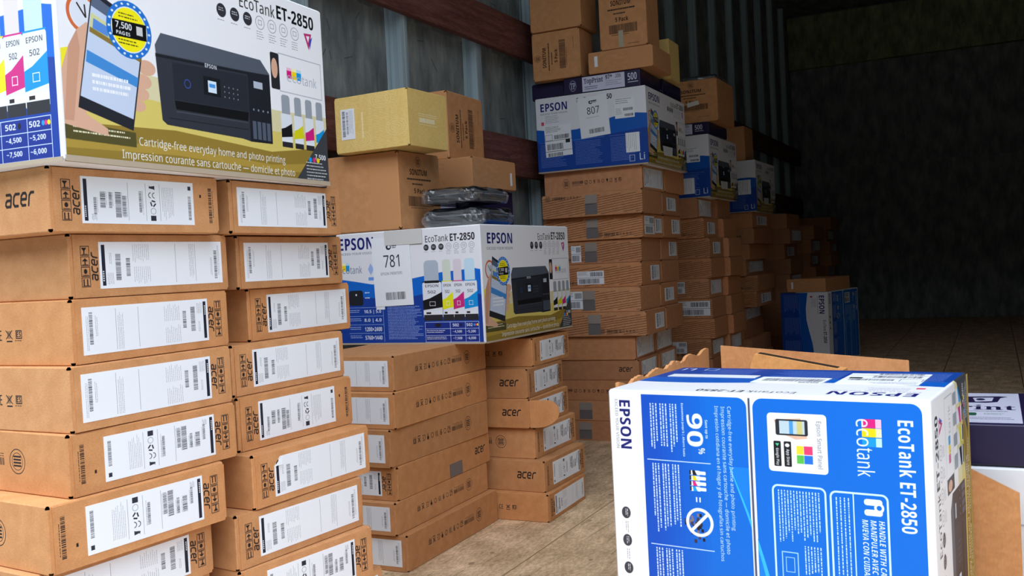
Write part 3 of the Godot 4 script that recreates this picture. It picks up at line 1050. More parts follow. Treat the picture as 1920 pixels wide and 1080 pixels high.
# side: which long side shows (0 word, 1 marks, +2 upside down); end: 0 long label, 1 short label with recycling marks, +2 upside down; swap: short end to the front
func laptop(label: String, group: String, x: float, y: float, z: float, yaw: float, h: float, side: int, end: int, tone: int, swap := false, cut := 0.0, no_label := false) -> Node3D:
	var l := 0.227 if swap else 0.378
	var r := 0.378 if swap else 0.227
	var long_f := "right" if swap else "front"
	var end_f := "front" if swap else "right"
	var m := laptop_mat(tone)
	var plain := [px(0, 740, 1020, 280, 1024, 1024), 0]
	var skin := {"all": plain}
	if side < 4:
		skin[long_f] = [px(0, 184 * (side % 2), 1016, 182, 1024, 1024), 2 if side in [1, 2] else 0]
	var o := carton("laptop_carton", label, "carton", group, Vector3(x, y, z), yaw, l, r, h, m, skin, 0.0016, 0.0032)
	var rect := px(0, 368 if end % 2 == 1 else 552, 612, 182, 1024, 1024)
	var e := sheet(o, "end_panel", end_f, 0.022, 0.02, 0.978, 0.985, m, rect, 2 if end >= 2 else 0)
	e.scale.z = 2.6
	if not no_label:
		var s0 := 0.16
		var s1 := 0.82 if end % 2 == 1 else 0.945
		if end >= 2:
			var k := s0
			s0 = 1 - s1
			s1 = 1 - k
		sheet(o, "paper_label", end_f, s0, 0.13, s1, 0.86, label_mat, lab(0 if end % 2 == 1 else 1), 2 if end >= 2 else 0, 0.0011, 0.0, cut)
	return o

# a striped or plain carton of the deep stacks; look: 0..2 stripes, 3 plain with marks, 4 plain with word, 5 plain
func deep_carton(label: String, group: String, x: float, y: float, z: float, yaw: float, l: float, r: float, h: float, look: int, tone: int, end_label := 0, taped := false) -> Node3D:
	var m: StandardMaterial3D
	var skin := {}
	if look < 3:
		m = mat("striped_board_%d" % (tone % 5), "striped", TINTS[tone % 5] * Color(1, 0.99, 1.05), 0.8)
		skin = {"all": [px(0, 700, 1020, 320, 1024, 1024), 0], "front": [px(0, look * 230, 1020, 228, 1024, 1024), 0]}
	else:
		m = mat("brown_board_%d" % (tone % 5), "laptop", TINTS[tone % 5] * Color(0.98, 0.965, 1.03), 0.8)
		skin = {"all": [px(0, 740, 1020, 280, 1024, 1024), 0]}
		if look == 3:
			skin.front = [px(0, 184, 1016, 182, 1024, 1024), 0]
		elif look == 4:
			skin.front = [px(0, 0, 1016, 182, 1024, 1024), 0]
	var o := carton("striped_carton" if look < 3 else "plain_carton", label, "carton", group, Vector3(x, y, z), yaw, l, r, h, m, skin, 0.002, 0.004)
	if taped:
		sheet(o, "tape", "front", 0.44, 0.1, 0.56, 0.5, tape_mat)
		sheet(o, "tape", "front", 0.44, 0.46, 0.56, 0.92, mat("grey_tape", "", Color(0.44, 0.42, 0.42), 0.35, 0.5))
	match end_label:
		1: sheet(o, "paper_label", "right", 0.14, 0.12, 0.86, 0.8, label_mat, lab(1))
		2: sheet(o, "paper_label", "right", 0.45, 0.18, 0.9, 0.82, label_mat, lab(7))
		3:
			sheet(o, "paper_label", "right", 0.08, 0.1, 0.55, 0.86, label_mat, lab(6))
			sheet(o, "paper_label", "right", 0.6, 0.18, 0.94, 0.8, label_mat, lab(7))
		4: sheet(o, "paper_label", "right", 0.22, 0.22, 0.74, 0.8, label_mat, lab(7))
		5: sheet(o, "paper_label", "right", 0.08, 0.1, 0.92, 0.9, label_mat, lab(1))
	return o

var P_TOP := px(0, 0, 1024, 874, 2048, 2048)
var P_FRONT := px(1024, 0, 1024, 564, 2048, 2048)
var P_FRONT2 := px(1024, 564, 1024, 564, 2048, 2048)
var P_SIDE := px(0, 874, 874, 564, 2048, 2048)
var P_SIDE2 := px(0, 1438, 874, 564, 2048, 2048)

func printer_box(label: String, corner: Vector3, yaw: float, l: float, r: float, h: float, skin: Dictionary) -> Node3D:
	skin.bottom = [px(200, 862, 120, 10, 2048, 2048), 0]
	return carton("printer_box", label, "box", "printer boxes", corner, yaw, l, r, h, mat("printed_board", "printer", Color.WHITE, 0.42, 0.4), skin, 0.003, 0.0)

func edge_strip(o: Node3D, f: String, t0: float) -> void:
	# the bare fluted edge of the bottom flap
	sheet(o, "flap_edge", f, 0.004, t0, 0.996, 1.0, mat("board_edge", "", Color(0.7, 0.64, 0.56), 0.9, 0.2))

func ordinal(i: int, n: int) -> String:
	if i == n - 1:
		return "lowest"
	return ["topmost", "second from the top", "third from the top", "fourth from the top", "fifth from the top", "sixth from the top", "seventh from the top", "eighth from the top", "ninth from the top", "tenth from the top", "eleventh from the top", "twelfth from the top"][i]

# ------------------------------------------------------------------ the scene
func _ready() -> void:
	rng.seed = 7
	ts = TextServerManager.get_primary_interface()
	# camera
	var cam := Camera3D.new()
	cam.name = "camera"
	cam.fov = 33.744
	cam.near = 0.02
	cam.transform = Transform3D(Basis(Vector3(0.89059, -0.05101, -0.45194), Vector3(0.03483, 0.99842, -0.04406), Vector3(0.45347, 0.0235, 0.89096)), Vector3(0, 0.571, 0)).orthonormalized()
	add_child(cam)
	cam.current = true
	# overcast sky and exposure
	var we := WorldEnvironment.new()
	we.name = "environment"
	var env := Environment.new()
	var sm := ProceduralSkyMaterial.new()
	sm.sky_top_color = Color(0.92, 0.957, 1.0)          # overcast: the zenith about three times as bright as the horizon
	sm.sky_horizon_color = Color(0.545, 0.575, 0.615)
	sm.sky_curve = 0.6
	sm.ground_bottom_color = Color(0.4, 0.4, 0.4)
	sm.ground_horizon_color = Color(0.45, 0.45, 0.45)
	var sky := Sky.new()
	sky.sky_material = sm
	env.sky = sky
	env.background_mode = Environment.BG_SKY
	env.background_energy_multiplier = 1.0
	env.tonemap_mode = Environment.TONE_MAPPER_LINEAR
	env.tonemap_exposure = 5.8
	env.sdfgi_enabled = true
	env.ssao_enabled = true
	env.ssil_enabled = true
	we.environment = env
	add_child(we)

	# print and materials
	tex.kraft_img = mottled(1024, 1024, KRAFT, [
		[noise_img(1024, 1024, 0.25, 3, 1, 1, 2), 0.07, Color(1, 0.95, 0.85)],
		[noise_img(1024, 1024, 0.012, 1, 1, 2, 4), 0.07, Color(1, 0.98, 0.9)],
		[noise_img(1024, 1024, 0.4, 1, 1, 3, 2), 0.06, Color(1, 1, 1)]])
	paint_laptop()
	paint_labels()
	paint_printer_boxes()
	paint_cartons()
	paint_surfaces()
	label_mat = mat("label_paper", "labels", Color.WHITE, 0.55, 0.4)
	tape_mat = mat("clear_tape", "", Color(0.6, 0.56, 0.53), 0.3, 0.5)

	build_truck()
	build_near_stacks()
	build_middle_stacks()
	build_deep_stacks()
	build_right_side()

func plank_mesh(sx: float, sy: float, sz: float, bev: float, uvscale: Vector2, uvoff: Vector2, grain: String) -> ArrayMesh:
	# a board centred on its own middle; the texture runs along "x", "y" or "z"
	var m := box_mesh(sx, sy, sz, {"all": [Rect2(uvoff, uvscale), 1 if grain == "x" else 0]}, bev)
	return m

func build_truck() -> void:
	var z0 := -0.5          # tailgate edge
	var zr := -0.85         # where walls and roof begin, ahead of the lift platform
	var z1 := -8.05
	var len := z0 - z1
	var mid := (z0 + z1) / 2
	var metal := mat("sheet_metal", "metal", Color.WHITE, 0.6, 0.4)
	var rail := mat("painted_rail", "rail", Color.WHITE, 0.7, 0.4)
	var ply := mat("plywood", "floor", Color.WHITE, 0.75, 0.3)
	var sub := mat("underfloor", "", Color(0.16, 0.13, 0.1), 0.9)
	# yard below the tailgate
	var yard := struct("ground", box_mesh(40, 0.1, 40, {"all": [Rect2(0, 0, 20, 20), 0]}, 0.01), mat("asphalt", "metal", Color(1.0, 0.98, 0.95), 0.95), Vector3(0, -1.15, 10))
	yard.set_meta("label", "grey yard outside the truck")
	# dark warehouse front across the yard, behind the camera: it keeps the low sky from lighting the depth of the truck
	struct("wall_yard", box_mesh(44, 5.8, 0.4, {"all": [Rect2(0, 0, 20, 3), 0]}, 0.02), mat("warehouse_cladding", "metal", Color(0.5, 0.48, 0.46), 0.9), Vector3(0, -1.05, 7.5))
	# floor: sub floor and boards
	var fl := struct("floor", box_mesh(2.5, 0.1, len, {}, 0.004), sub, Vector3(-0.22, -0.122, mid))
	for i in 8:
		var x := -1.44 + 0.305 * (i + 0.5)
		for j in 3:
			var zl := len / 3
			var zc := z0 - zl * (j + 0.5)
			var b := part("floor_board", box_mesh(0.3025, 0.02, zl - 0.004, {"all": [Rect2(x, j * 0.37 + i * 0.19, 0.3, zl * 0.9), 0]}, 0.0015), ply, fl)
			b.position = Vector3(x, -0.02, zc) - fl.position
	# left wall: sheet, hat studs, two timber rails
	len = zr - z1 + 0.2
	mid = (zr + z1 - 0.2) / 2
	z0 = zr
	var wl := struct("wall_left", box_mesh(0.06, 2.58, len, {"all": [Rect2(0, 0, len * 0.8, 2.0), 0]}, 0.002), metal, Vector3(-1.47, -0.02, mid))
	var stud := mat("galvanised_stud", "metal", Color(1.25, 1.33, 1.38), 0.5, 0.5)
	var prof := [Vector2(-0.036, 0), Vector2(-0.018, 0), Vector2(-0.014, 0.034), Vector2(0.014, 0.034), Vector2(0.018, 0), Vector2(0.036, 0), Vector2(0.036, 0.003), Vector2(0.020, 0.003), Vector2(0.016, 0.037), Vector2(-0.016, 0.037), Vector2(-0.020, 0.003), Vector2(-0.036, 0.003)]
	for side in [-1, 1]:
		var w := wl
		if side == 1:
			w = struct("wall_right", box_mesh(0.06, 2.58, len, {"all": [Rect2(0, 0, len * 0.8, 2.0), 0]}, 0.002), metal, Vector3(1.03, -0.02, mid))
		for k in 16:
			var z := -1.35 - 0.42 * k
			var s := slab(prof, 2.46, func(q): return Vector2(q.x * 3 + 0.3, q.y * 3 + k * 0.13))
			var o := part("wall_stud", s, stud, w)
			# profile in x-y, length along z: stand it up, opening to the wall
			o.transform = Transform3D(Basis(Vector3(0, 0, 1), Vector3(-side, 0, 0), Vector3(0, 1, 0)), Vector3(-1.44 if side == -1 else 1.0, 1.235, z) - w.position)
		for ry in [[0.862, 0.13], [1.262, 0.125]]:
			for j in 3:
				var zl := (zr - z1) / 3
				var o := part("wall_rail", box_mesh(0.022, ry[1], zl - 0.004, {"all": [Rect2(0.1 + j * 0.3, 0, 2.4, 1), 0]}, 0.003), rail, w)
				o.position = Vector3(-1.44 + 0.048 if side == -1 else 1.0 - 0.048, ry[0], z0 - zl * (j + 0.5)) - w.position
	struct("ceiling", box_mesh(2.438, 0.06, len, {"all": [Rect2(0, 0, 2, len * 0.8), 0]}, 0.0005), metal, Vector3(-0.22, 2.48, mid))
	var we := struct("wall_end", box_mesh(2.438, 2.499, 0.06, {"all": [Rect2(0, 0, 2, 2), 0]}, 0.0005), metal, Vector3(-0.22, -0.02, z1 - 0.03))
	var hd := part("header_panel", box_mesh(2.44, 0.42, 0.05, {"all": [Rect2(0, 0, 2, 0.34), 0]}, 0.004), mat("olive_panel", "metal", Color(1.1, 1.1, 0.8), 0.6), we)
	hd.position = Vector3(-0.22, 2.04, z1 + 0.03) - we.position

func build_near_stacks() -> void:
	var g := "laptop cartons of the nearest column at left"
	# nearest column, topmost first: x, y, z, yaw, height, side, end, tone
	var rows := [
		[-0.840, 0.628, -0.640, -0.031, 0.067, 0, 1, 0, "carton on top of the nearest column, directly under the big printer box"],
		[-0.857, 0.559, -0.672, -0.013, 0.069, 5, 0, 1, "carton second from the top in the nearest column, long white label"],
		[-0.853, 0.490, -0.667, 0.004, 0.069, 3, 2, 2, "carton third from the top in the nearest column, marks on its left side"],
		[-0.848, 0.421, -0.657, -0.018, 0.069, 3, 2, 0, "carton fourth from the top in the nearest column, jutting over the fifth"],
		[-0.849, 0.355, -0.651, -0.061, 0.066, 1, 3, 4, "carton fifth from the top in the nearest column, seal on left side"],
		[-0.846, 0.285, -0.621, -0.077, 0.070, 1, 3, 2, "carton sixth from the top in the nearest column, lid edge showing"],
		[-0.865, 0.222, -0.615, -0.071, 0.063, 5, 2, 1, "carton seventh from the top in the nearest column, cut off below"]]
	for a in rows:
		laptop("brown laptop " + a[8], g, a[0], a[1], a[2], a[3], a[4], a[5], a[6], a[7])
	for i in 3:
		laptop("brown laptop carton, %s of the three lowest in the nearest column" % ["highest", "middle one", "bottom one"][i], g, -0.875, 0.148 - 0.074 * i, -0.62 + 0.01 * i, -0.06, 0.074, 1, 0, i)
	g = "laptop cartons of the second column at left"
	rows = [
		[-0.833, 0.628, -0.885, 0.015, 0.066, 4, 2, 1, "carton on top of the second column at left, under the big printer box"],
		[-0.860, 0.558, -0.921, 0.024, 0.069, 4, 2, 3, "carton second from the top in the second column at left"],
		[-0.874, 0.488, -0.951, 0.018, 0.070, 4, 0, 2, "carton third from the top in the second column at left"],
		[-0.861, 0.422, -0.902, -0.016, 0.066, 4, 0, 0, "carton fourth from the top in the second column at left"],
		[-0.853, 0.353, -0.898, -0.040, 0.069, 4, 1, 4, "carton fifth from the top in the second column at left"],
		[-0.823, 0.285, -0.887, -0.058, 0.068, 4, 0, 2, "carton with a folded label corner in the second column at left"],
		[-0.829, 0.217, -0.859, -0.107, 0.068, 4, 0, 1, "carton seventh from the top in the second column at left"],
		[-0.827, 0.146, -0.859, -0.160, 0.071, 4, 3, 0, "carton eighth from the top in the second column at left"]]
	for i in rows.size():
		var a: Array = rows[i]
		laptop("brown laptop " + a[8], g, a[0], a[1], a[2], a[3], a[4], a[5], a[6], a[7], false, 0.011 if i == 5 else 0.0)
	for i in 2:
		laptop("brown laptop carton, %s of the two lowest in the second column at left" % ["upper", "bottom one"][i], g, -0.83, 0.073 - 0.073 * i, -0.90, -0.1, 0.073, 0, 0, i)
	# the big printer box on top of both columns
	var e := printer_box("large white printer box nearest the camera, resting on both left laptop columns", Vector3(-0.800, 0.695, -0.630), 0.051, 0.38, 0.445, 0.243, {"all": [P_SIDE2, 0], "front": [P_SIDE, 0], "right": [P_FRONT, 0], "back": [P_SIDE2, 0], "left": [P_FRONT, 0], "top": [P_TOP, 0]})
	edge_strip(e, "right", 0.975)
	edge_strip(e, "front", 0.982)

func build_middle_stacks() -> void:
	var g := "laptop cartons of the middle left column"
	var rows := [
		[-1.030, 0.341, -1.508, 0.016, 0.069, 1, 2, "topmost of the middle left column, under printer box 781"],
		[-1.023, 0.271, -1.494, 0.017, 0.070, 1, 2, "second from the top in the middle left column"],
		[-1.031, 0.198, -1.485, -0.014, 0.073, 1, 2, "third from the top in the middle left column"],
		[-1.026, 0.133, -1.496, 0.014, 0.065, 0, 2, "with grey tape on its long side, fourth in the middle left column"],
		[-1.025, 0.070, -1.482, 0.020, 0.063, 1, 2, "second from the floor in the middle left column"],
		[-1.008, 0.000, -1.490, 0.021, 0.070, 1, 2, "lowest of the middle left column, on the plywood floor"]]
	for i in rows.size():
		var a: Array = rows[i]
		var ends: int = 2 if i == 3 else 0
		var o := laptop("brown laptop carton " + a[7], g, a[0], a[1], a[2], a[3], a[4], a[5], ends, i + 1, true)
		if i == 3:
			sheet(o, "tape", "right", 0.52, 0.55, 0.66, 0.97, mat("grey_tape", "", Color(0.44, 0.42, 0.42), 0.35, 0.5))
	g = "laptop cartons of the middle right column"
	rows = [
		[-0.953, 0.336, -1.960, 0.036, 0.065, 3, 1, "topmost of the middle right column, under printer box 781"],
		[-0.947, 0.269, -1.913, 0.062, 0.067, 0, 1, "second from the top in the middle right column, dark logo"],
		[-0.941, 0.203, -1.905, 0.021, 0.066, 0, 1, "with a loose rounded flap, third in the middle right column"],
		[-0.936, 0.132, -1.915, -0.008, 0.071, 1, 1, "fourth from the top in the middle right column, round seal"],
		[-0.907, 0.062, -1.896, -0.007, 0.070, 0, 1, "second from the floor in the middle right column, dark logo"],
		[-0.895, 0.000, -1.880, 0.029, 0.062, 3, 0, "lowest of the middle right column, on the plywood floor"]]
	for i in rows.size():
		var a: Array = rows[i]
		var o := laptop("brown laptop carton " + a[7], g, a[0], a[1], a[2], a[3], a[4], a[5], a[6] if a[6] == 0 else 3, i + 2, false)
		if i == 2:
			# loose end flap, its free corner rounded off
			var w := 0.068
			var out := [Vector2(0, 0.064)]
			for k in 9:
				var t := PI / 2 * (1.0 - k / 8.0)
				out.append(Vector2(w * 0.6 + w * 0.4 * cos(t), 0.038 + 0.026 * sin(t)))
			for k in 9:
				var t := PI / 2 * k / 8.0
				out.append(Vector2(0.012 + (w - 0.012) * cos(t), 0.038 - 0.036 * sin(t)))
			out.append(Vector2(0, 0.002))
			var f := part("loose_flap", slab(out, 0.0025, func(q): return Vector2(0.1 + q.x * 2.0, 0.8 + q.y * 2.0)), laptop_mat(2), o)
			f.position = Vector3(0.189, 0, 0.1125)
			f.rotation.y = 0.18
	# printer box 781
	var p := printer_box("white and blue printer box with paper sheet 781 taped to its side", Vector3(-0.957, 0.410, -1.747), -0.014, 0.38, 0.445, 0.252, {"all": [P_SIDE2, 0], "front": [P_SIDE, 0], "right": [P_FRONT, 0], "left": [P_FRONT, 0], "top": [P_TOP, 0]})
	sheet(p, "number_sheet", "front", 0.268, 0.055, 0.535, 0.66, label_mat, lab(2), 0, 0.0008, 0.025)
	sheet(p, "tape", "front", 0.36, 0.005, 0.62, 0.13, mat("pale_tape", "", Color(0.82, 0.81, 0.8), 0.28, 0.5), Rect2(0, 0, 1, 1), 0, 0.0016)
	sheet(p, "paper_slip", "front", 0.275, 0.64, 0.335, 0.69, label_mat, px(400, 300, 60, 60, 1024, 1024))
	edge_strip(p, "front", 0.985)
	edge_strip(p, "right", 0.985)
	var t2 := 0.663
	# things on top of it
	var kraft := mat("toner_board", "toner", Color.WHITE, 0.8)
	var plain := [px(520, 10, 490, 490, 1024, 512), 0]
	var print_ := px(0, 0, 512, 512, 1024, 512)
	var h1 := carton("toner_carton", "brown toner carton with printed seal, standing left on printer box 781", "carton", "toner cartons", Vector3(-1.156, t2, -1.751), -0.01, 0.2, 0.172, 0.174, kraft, {"all": plain, "right": [print_, 0]}, 0.003, 0.004)
	var y := mat("yellow_board", "yellow", Color.WHITE, 0.7)
	var h2 := carton("yellow_carton", "yellow carton with wave print and white barcode label, on the toner carton", "carton", "", Vector3(-1.101, t2 + 0.175, -1.717), -0.04, 0.199, 0.153, 0.124, y, {"all": [px(0, 0, 512, 512, 1024, 512), 0], "right": [px(512, 0, 512, 512, 1024, 512), 0]}, 0.002, 0.003)
	sheet(h2, "paper_label", "front", 0.09, 0.22, 0.28, 0.76, label_mat, lab(7))
	var ream := mat("ream_wrap", "ream", Color.WHITE, 0.35, 0.5)
	var rs := px(690, 4, 330, 96, 1024, 512)
	var rf := px(0, 4, 690, 100, 1024, 512)
	var rdark := px(560, 130, 440, 360, 1024, 512)
	var pb := carton("paper_ream", "purple paper pack beneath the small carton, behind the black plastic bags", "paper pack", "paper packs", Vector3(-1.143, t2, -2.044), 0.0, 0.21, 0.234, 0.105, ream, {"all": [rdark, 0], "front": [rf, 0]}, 0.004)
	carton("small_carton", "small flat brown carton with a white sticker on the purple paper pack", "carton", "", Vector3(-1.130, t2 + 0.106, -2.039), -0.01, 0.21, 0.232, 0.075, kraft, {"all": plain}, 0.002, 0.003)
	sheet(get_node("small_carton"), "sticker", "right", 0.86, 0.4, 0.9, 0.84, label_mat, px(400, 300, 60, 60, 1024, 1024))
	carton("toner_carton", "brown toner carton with sideways print behind the yellow carton", "carton", "toner cartons", Vector3(-1.202, t2 + 0.182, -2.055), 0.04, 0.18, 0.2, 0.172, kraft, {"all": plain, "right": [print_, 3]}, 0.003, 0.004)
	plastic_bag("crumpled clear bag of black plastic on printer box 781, the lower of two", Vector3(-1.048, t2 + 0.001, -1.862), 0.02, Vector3(0.172, 0.05, 0.2), 41)
	plastic_bag("crumpled clear bag of black plastic lying on top of the lower bag", Vector3(-1.052, t2 + 0.05, -1.862), -0.02, Vector3(0.162, 0.046, 0.19), 57)

func plastic_bag(label: String, at: Vector3, yaw: float, size: Vector3, seed_: int) -> Node3D:
	# black flat contents with rounded ends inside a larger, crumpled clear film
	var o := thing("plastic_bag", label, "bag", "black plastic bags", at, yaw)
	var n := FastNoiseLite.new()
	n.seed = seed_
	n.noise_type = FastNoiseLite.TYPE_CELLULAR
	n.cellular_distance_function = FastNoiseLite.DISTANCE_EUCLIDEAN
	n.cellular_return_type = FastNoiseLite.RETURN_DISTANCE2_SUB
	n.frequency = 17.0
	n.fractal_type = FastNoiseLite.FRACTAL_FBM
	n.fractal_octaves = 2
	var film := StandardMaterial3D.new()
	film.resource_name = "clear_film"
	film.albedo_color = Color(0.9, 0.92, 0.95, 0.07)
	film.transparency = BaseMaterial3D.TRANSPARENCY_ALPHA
	film.roughness = 0.06
	film.cull_mode = BaseMaterial3D.CULL_DISABLED
	for layer in 2:
		var st := SurfaceTool.new()
		st.begin(Mesh.PRIMITIVE_TRIANGLES)
		var nu := 72
		var nv := 22
		var grow := 1.0 if layer == 0 else 1.12
		var amp := 0.016 if layer == 0 else 0.022
		var p := func(i: int, j: int) -> Vector3:
			var a := TAU * (i % nu) / nu
			var b := PI * (j / float(nv) - 0.5)
			var ca := cos(a)
			var sa := sin(a)
			var cb := maxf(0.0, cos(b))
			var d := Vector3(signf(ca) * pow(absf(ca), 0.32) * pow(cb, 0.22), signf(sin(b)) * pow(absf(sin(b)), 0.5), signf(sa) * pow(absf(sa), 0.32) * pow(cb, 0.22))
			var v := Vector3(d.x * size.x / 2 * grow, d.y * size.y / 2, d.z * size.z / 2 * grow)
			var k := n.get_noise_3d(v.x + layer, v.y * 1.6, v.z)
			var m := n.get_noise_3d(v.z * 0.5, v.x * 0.5 + 3.0, v.y)
			v.x += d.x * k * amp
			v.z += d.z * k * amp
			v.y += (k + m * 0.6) * amp * (0.5 if d.y > 0.0 else 0.12)
			v.y = clampf(v.y, -size.y / 2, size.y / 2)
			return v + Vector3(0, size.y / 2, 0)
		for i in nu:
			for j in nv:
				var q := [p.call(i, j), p.call(i + 1, j), p.call(i + 1, j + 1), p.call(i, j + 1)]
				var c: Vector3 = (q[0] + q[2]) / 2 - Vector3(0, size.y / 2, 0)
				for t in [[0, 1, 2], [0, 2, 3]]:
					var tr := [q[t[0]], q[t[1]], q[t[2]]]
					var nn: Vector3 = (tr[1] - tr[0]).cross(tr[2] - tr[0])
					if nn.length() < 1e-12:
						continue
					if nn.dot(c) > 0:
						tr = [tr[0], tr[2], tr[1]]
						nn = -nn
					for v in tr:
						st.set_normal(-nn.normalized())
						st.add_vertex(v)
		part("black_contents" if layer == 0 else "clear_film", st.commit(), mat("black_plastic", "", Color(0.06, 0.075, 0.09), 0.14, 0.8) if layer == 0 else film, o)
	return o

func build_deep_stacks() -> void:
	# stack under printer box 807: twelve rows, two cartons deep
	var g := "cartons stacked under printer box 807"
	# x, z of the front corner; yaw; height; look; end label of the front and of the rear carton; taped
	var rows := [
		[-0.982, -2.874, 0.000, 0.0765, 3, 5, 0, false], [-0.975, -2.845, 0.040, 0.0765, 0, 0, 4, true],
		[-0.985, -2.868, 0.030, 0.0765, 1, 3, 2, true], [-0.997, -2.879, 0.045, 0.0765, 2, 0, 2, true],
		[-0.993, -2.859, 0.040, 0.0765, 2, 2, 0, false], [-0.979, -2.798, 0.045, 0.0765, 2, 0, 4, true],
		[-0.962, -2.793, 0.045, 0.0765, 1, 2, 0, true], [-1.007, -2.806, 0.050, 0.0765, 5, 5, 5, false],
		[-1.000, -2.810, 0.040, 0.0643, 4, 1, 1, false], [-1.010, -2.800, 0.030, 0.0643, 3, 0, 1, false],
		[-1.000, -2.800, 0.030, 0.0643, 5, 0, 0, true], [-1.005, -2.800, 0.020, 0.0643, 5, 0, 0, true]]
	var y := 0.869
	for i in rows.size():
		var a: Array = rows[i]
		y -= a[3]
		var kind := "striped carton" if a[4] < 3 else "plain brown carton"
		var where := ordinal(i, rows.size())
		var l := 0.341 if i < 7 else 0.36
		var o := deep_carton("%s, %s in the front row under printer box 807" % [kind, where], g, a[0], y, a[1], a[2], l, 0.222, a[3], a[4], i, a[5], a[7])
		var back := Vector3(a[0], y, a[1]) + Basis(Vector3.UP, a[2]) * Vector3(0.002, 0, -0.226)
		deep_carton("brown carton, %s in the rear row under printer box 807" % where, g, back.x, back.y, back.z, a[2], l, 0.222, a[3], 5, i + 2, a[6])
		if i == 4:
			sheet(o, "barcode_sticker", "front", 0.36, 0.3, 0.63, 0.86, label_mat, lab(6))
		elif i == 5:
			sheet(o, "barcode_sticker", "front", 0.29, 0.12, 0.44, 0.85, label_mat, lab(6), 0, 0.001)
		elif i == 3:
			sheet(o, "barcode_sticker", "front", 0.3, 0.2, 0.4, 0.9, label_mat, lab(6))
	var p := printer_box("printer box with paper sheet 807 and shipping labels, on the striped stack", Vector3(-0.952, 0.869, -2.858), 0.018, 0.38, 0.445, 0.245, {"all": [P_SIDE2, 0], "right": [P_FRONT2, 0], "left": [P_FRONT2, 0], "top": [P_TOP, 0]})
	sheet(p, "number_sheet", "front", 0.405, 0.055, 0.67, 0.585, label_mat, lab(3), 0, 0.0008, 0.07)
	sheet(p, "shipping_label", "front", 0.08, 0.375, 0.327, 0.79, label_mat, lab(4), 0, 0.0, 0.03)
	sheet(p, "address_sticker", "front", 0.727, 0.128, 0.897, 0.388, label_mat, lab(5))
	sheet(p, "paper_slip", "front", 0.81, 0.585, 0.93, 0.835, label_mat, lab(9))
	edge_strip(p, "front", 0.985)
	edge_strip(p, "right", 0.985)
	var t3 := 1.114
	var ream := mat("ream_wrap", "ream", Color.WHITE, 0.35, 0.5)
	var rf := px(0, 4, 690, 100, 1024, 512)
	var rs := px(740, 4, 280, 96, 1024, 512)
	var rdark := px(560, 130, 440, 360, 1024, 512)
	var rskin := {"all": [rdark, 0], "front": [rf, 0], "right": [rs, 0]}
	carton("paper_ream", "purple paper pack with white label, front one on printer box 807", "paper pack", "paper packs", Vector3(-0.968, t3, -2.863), 0.018, 0.263, 0.214, 0.055, ream, rskin, 0.004)
	carton("paper_ream", "dark purple paper pack, rear one on printer box 807", "paper pack", "paper packs", Vector3(-0.964, t3, -3.081), 0.018, 0.263, 0.214, 0.055, ream, rskin, 0.004)
	carton("paper_ream", "dark paper pack in shade under the pair of toner cartons at the wall", "paper pack", "paper packs", Vector3(-1.236, t3, -2.885), 0.018, 0.12, 0.214, 0.055, ream, {"all": [rdark, 0]}, 0.004)
	var kraft := mat("toner_board", "toner", Color.WHITE, 0.8)
	var plain := [px(520, 10, 490, 490, 1024, 512), 0]
	var print_ := px(0, 0, 512, 512, 1024, 512)
	var t1 := t3 + 0.056
	carton("toner_carton", "brown toner carton with sideways print, left above printer box 807", "carton", "toner cartons", Vector3(-1.163, t1, -2.853), 0.018, 0.17, 0.116, 0.157, kraft, {"all": plain, "front": [print_, 3]}, 0.003, 0.004)
	carton("toner_carton", "plain brown carton at the top edge of view above the sideways toner carton", "carton", "toner cartons", Vector3(-1.152, t1 + 0.158, -2.847), 0.018, 0.18, 0.141, 0.184, kraft, {"all": plain}, 0.003, 0.004)
	var h5 := carton("small_carton", "flat brown carton with a small sticker, on the labelled paper pack", "carton", "", Vector3(-0.924, t1, -2.863), 0.018, 0.216, 0.195, 0.069, kraft, {"all": plain}, 0.002, 0.003)
	sheet(h5, "sticker", "front", 0.1, 0.2, 0.15, 0.68, label_mat, px(400, 300, 60, 60, 1024, 1024))
	var h6 := carton("toner_carton", "brown toner carton with upright print and shiny tape, on the flat carton", "carton", "toner cartons", Vector3(-0.940, t1 + 0.07, -2.866), 0.018, 0.158, 0.127, 0.2, kraft, {"all": plain, "front": [px(0, 0, 512, 470, 1024, 512), 0]}, 0.003, 0.004)
	sheet(h6, "tape", "front", 0.4, 0.72, 0.5, 0.98, mat("shiny_tape", "", Color(0.7, 0.66, 0.58), 0.15, 0.7))
	carton("yellow_carton", "narrow yellow carton behind the flat carton, above printer box 807", "carton", "", Vector3(-0.946, t1, -3.109), 0.018, 0.12, 0.117, 0.135, mat("yellow_board", "yellow", Color.WHITE, 0.7), {"all": [px(0, 0, 512, 512, 1024, 512), 0]}, 0.002)

	# second deep stack: ten rows, two deep
	g = "cartons under the second printer box of the deep row"
	var xs := [[-1.038, -3.691], [-1.018, -3.701], [-1.001, -3.709], [-0.999, -3.711], [-1.010, -3.705], [-1.001, -3.709], [-0.996, -3.712], [-1.012, -3.704], [-1.01, -3.71], [-1.0, -3.70]]
	var lk := [5, 1, 0, 2, 2, 2, 0, 1, 5, 5]
	var el := [5, 4, 4, 0, 1, 0, 0, 1, 0, 0]
	var er := [0, 0, 0, 0, 0, 0, 0, 1, 0, 0]
	var hk := 0.0802
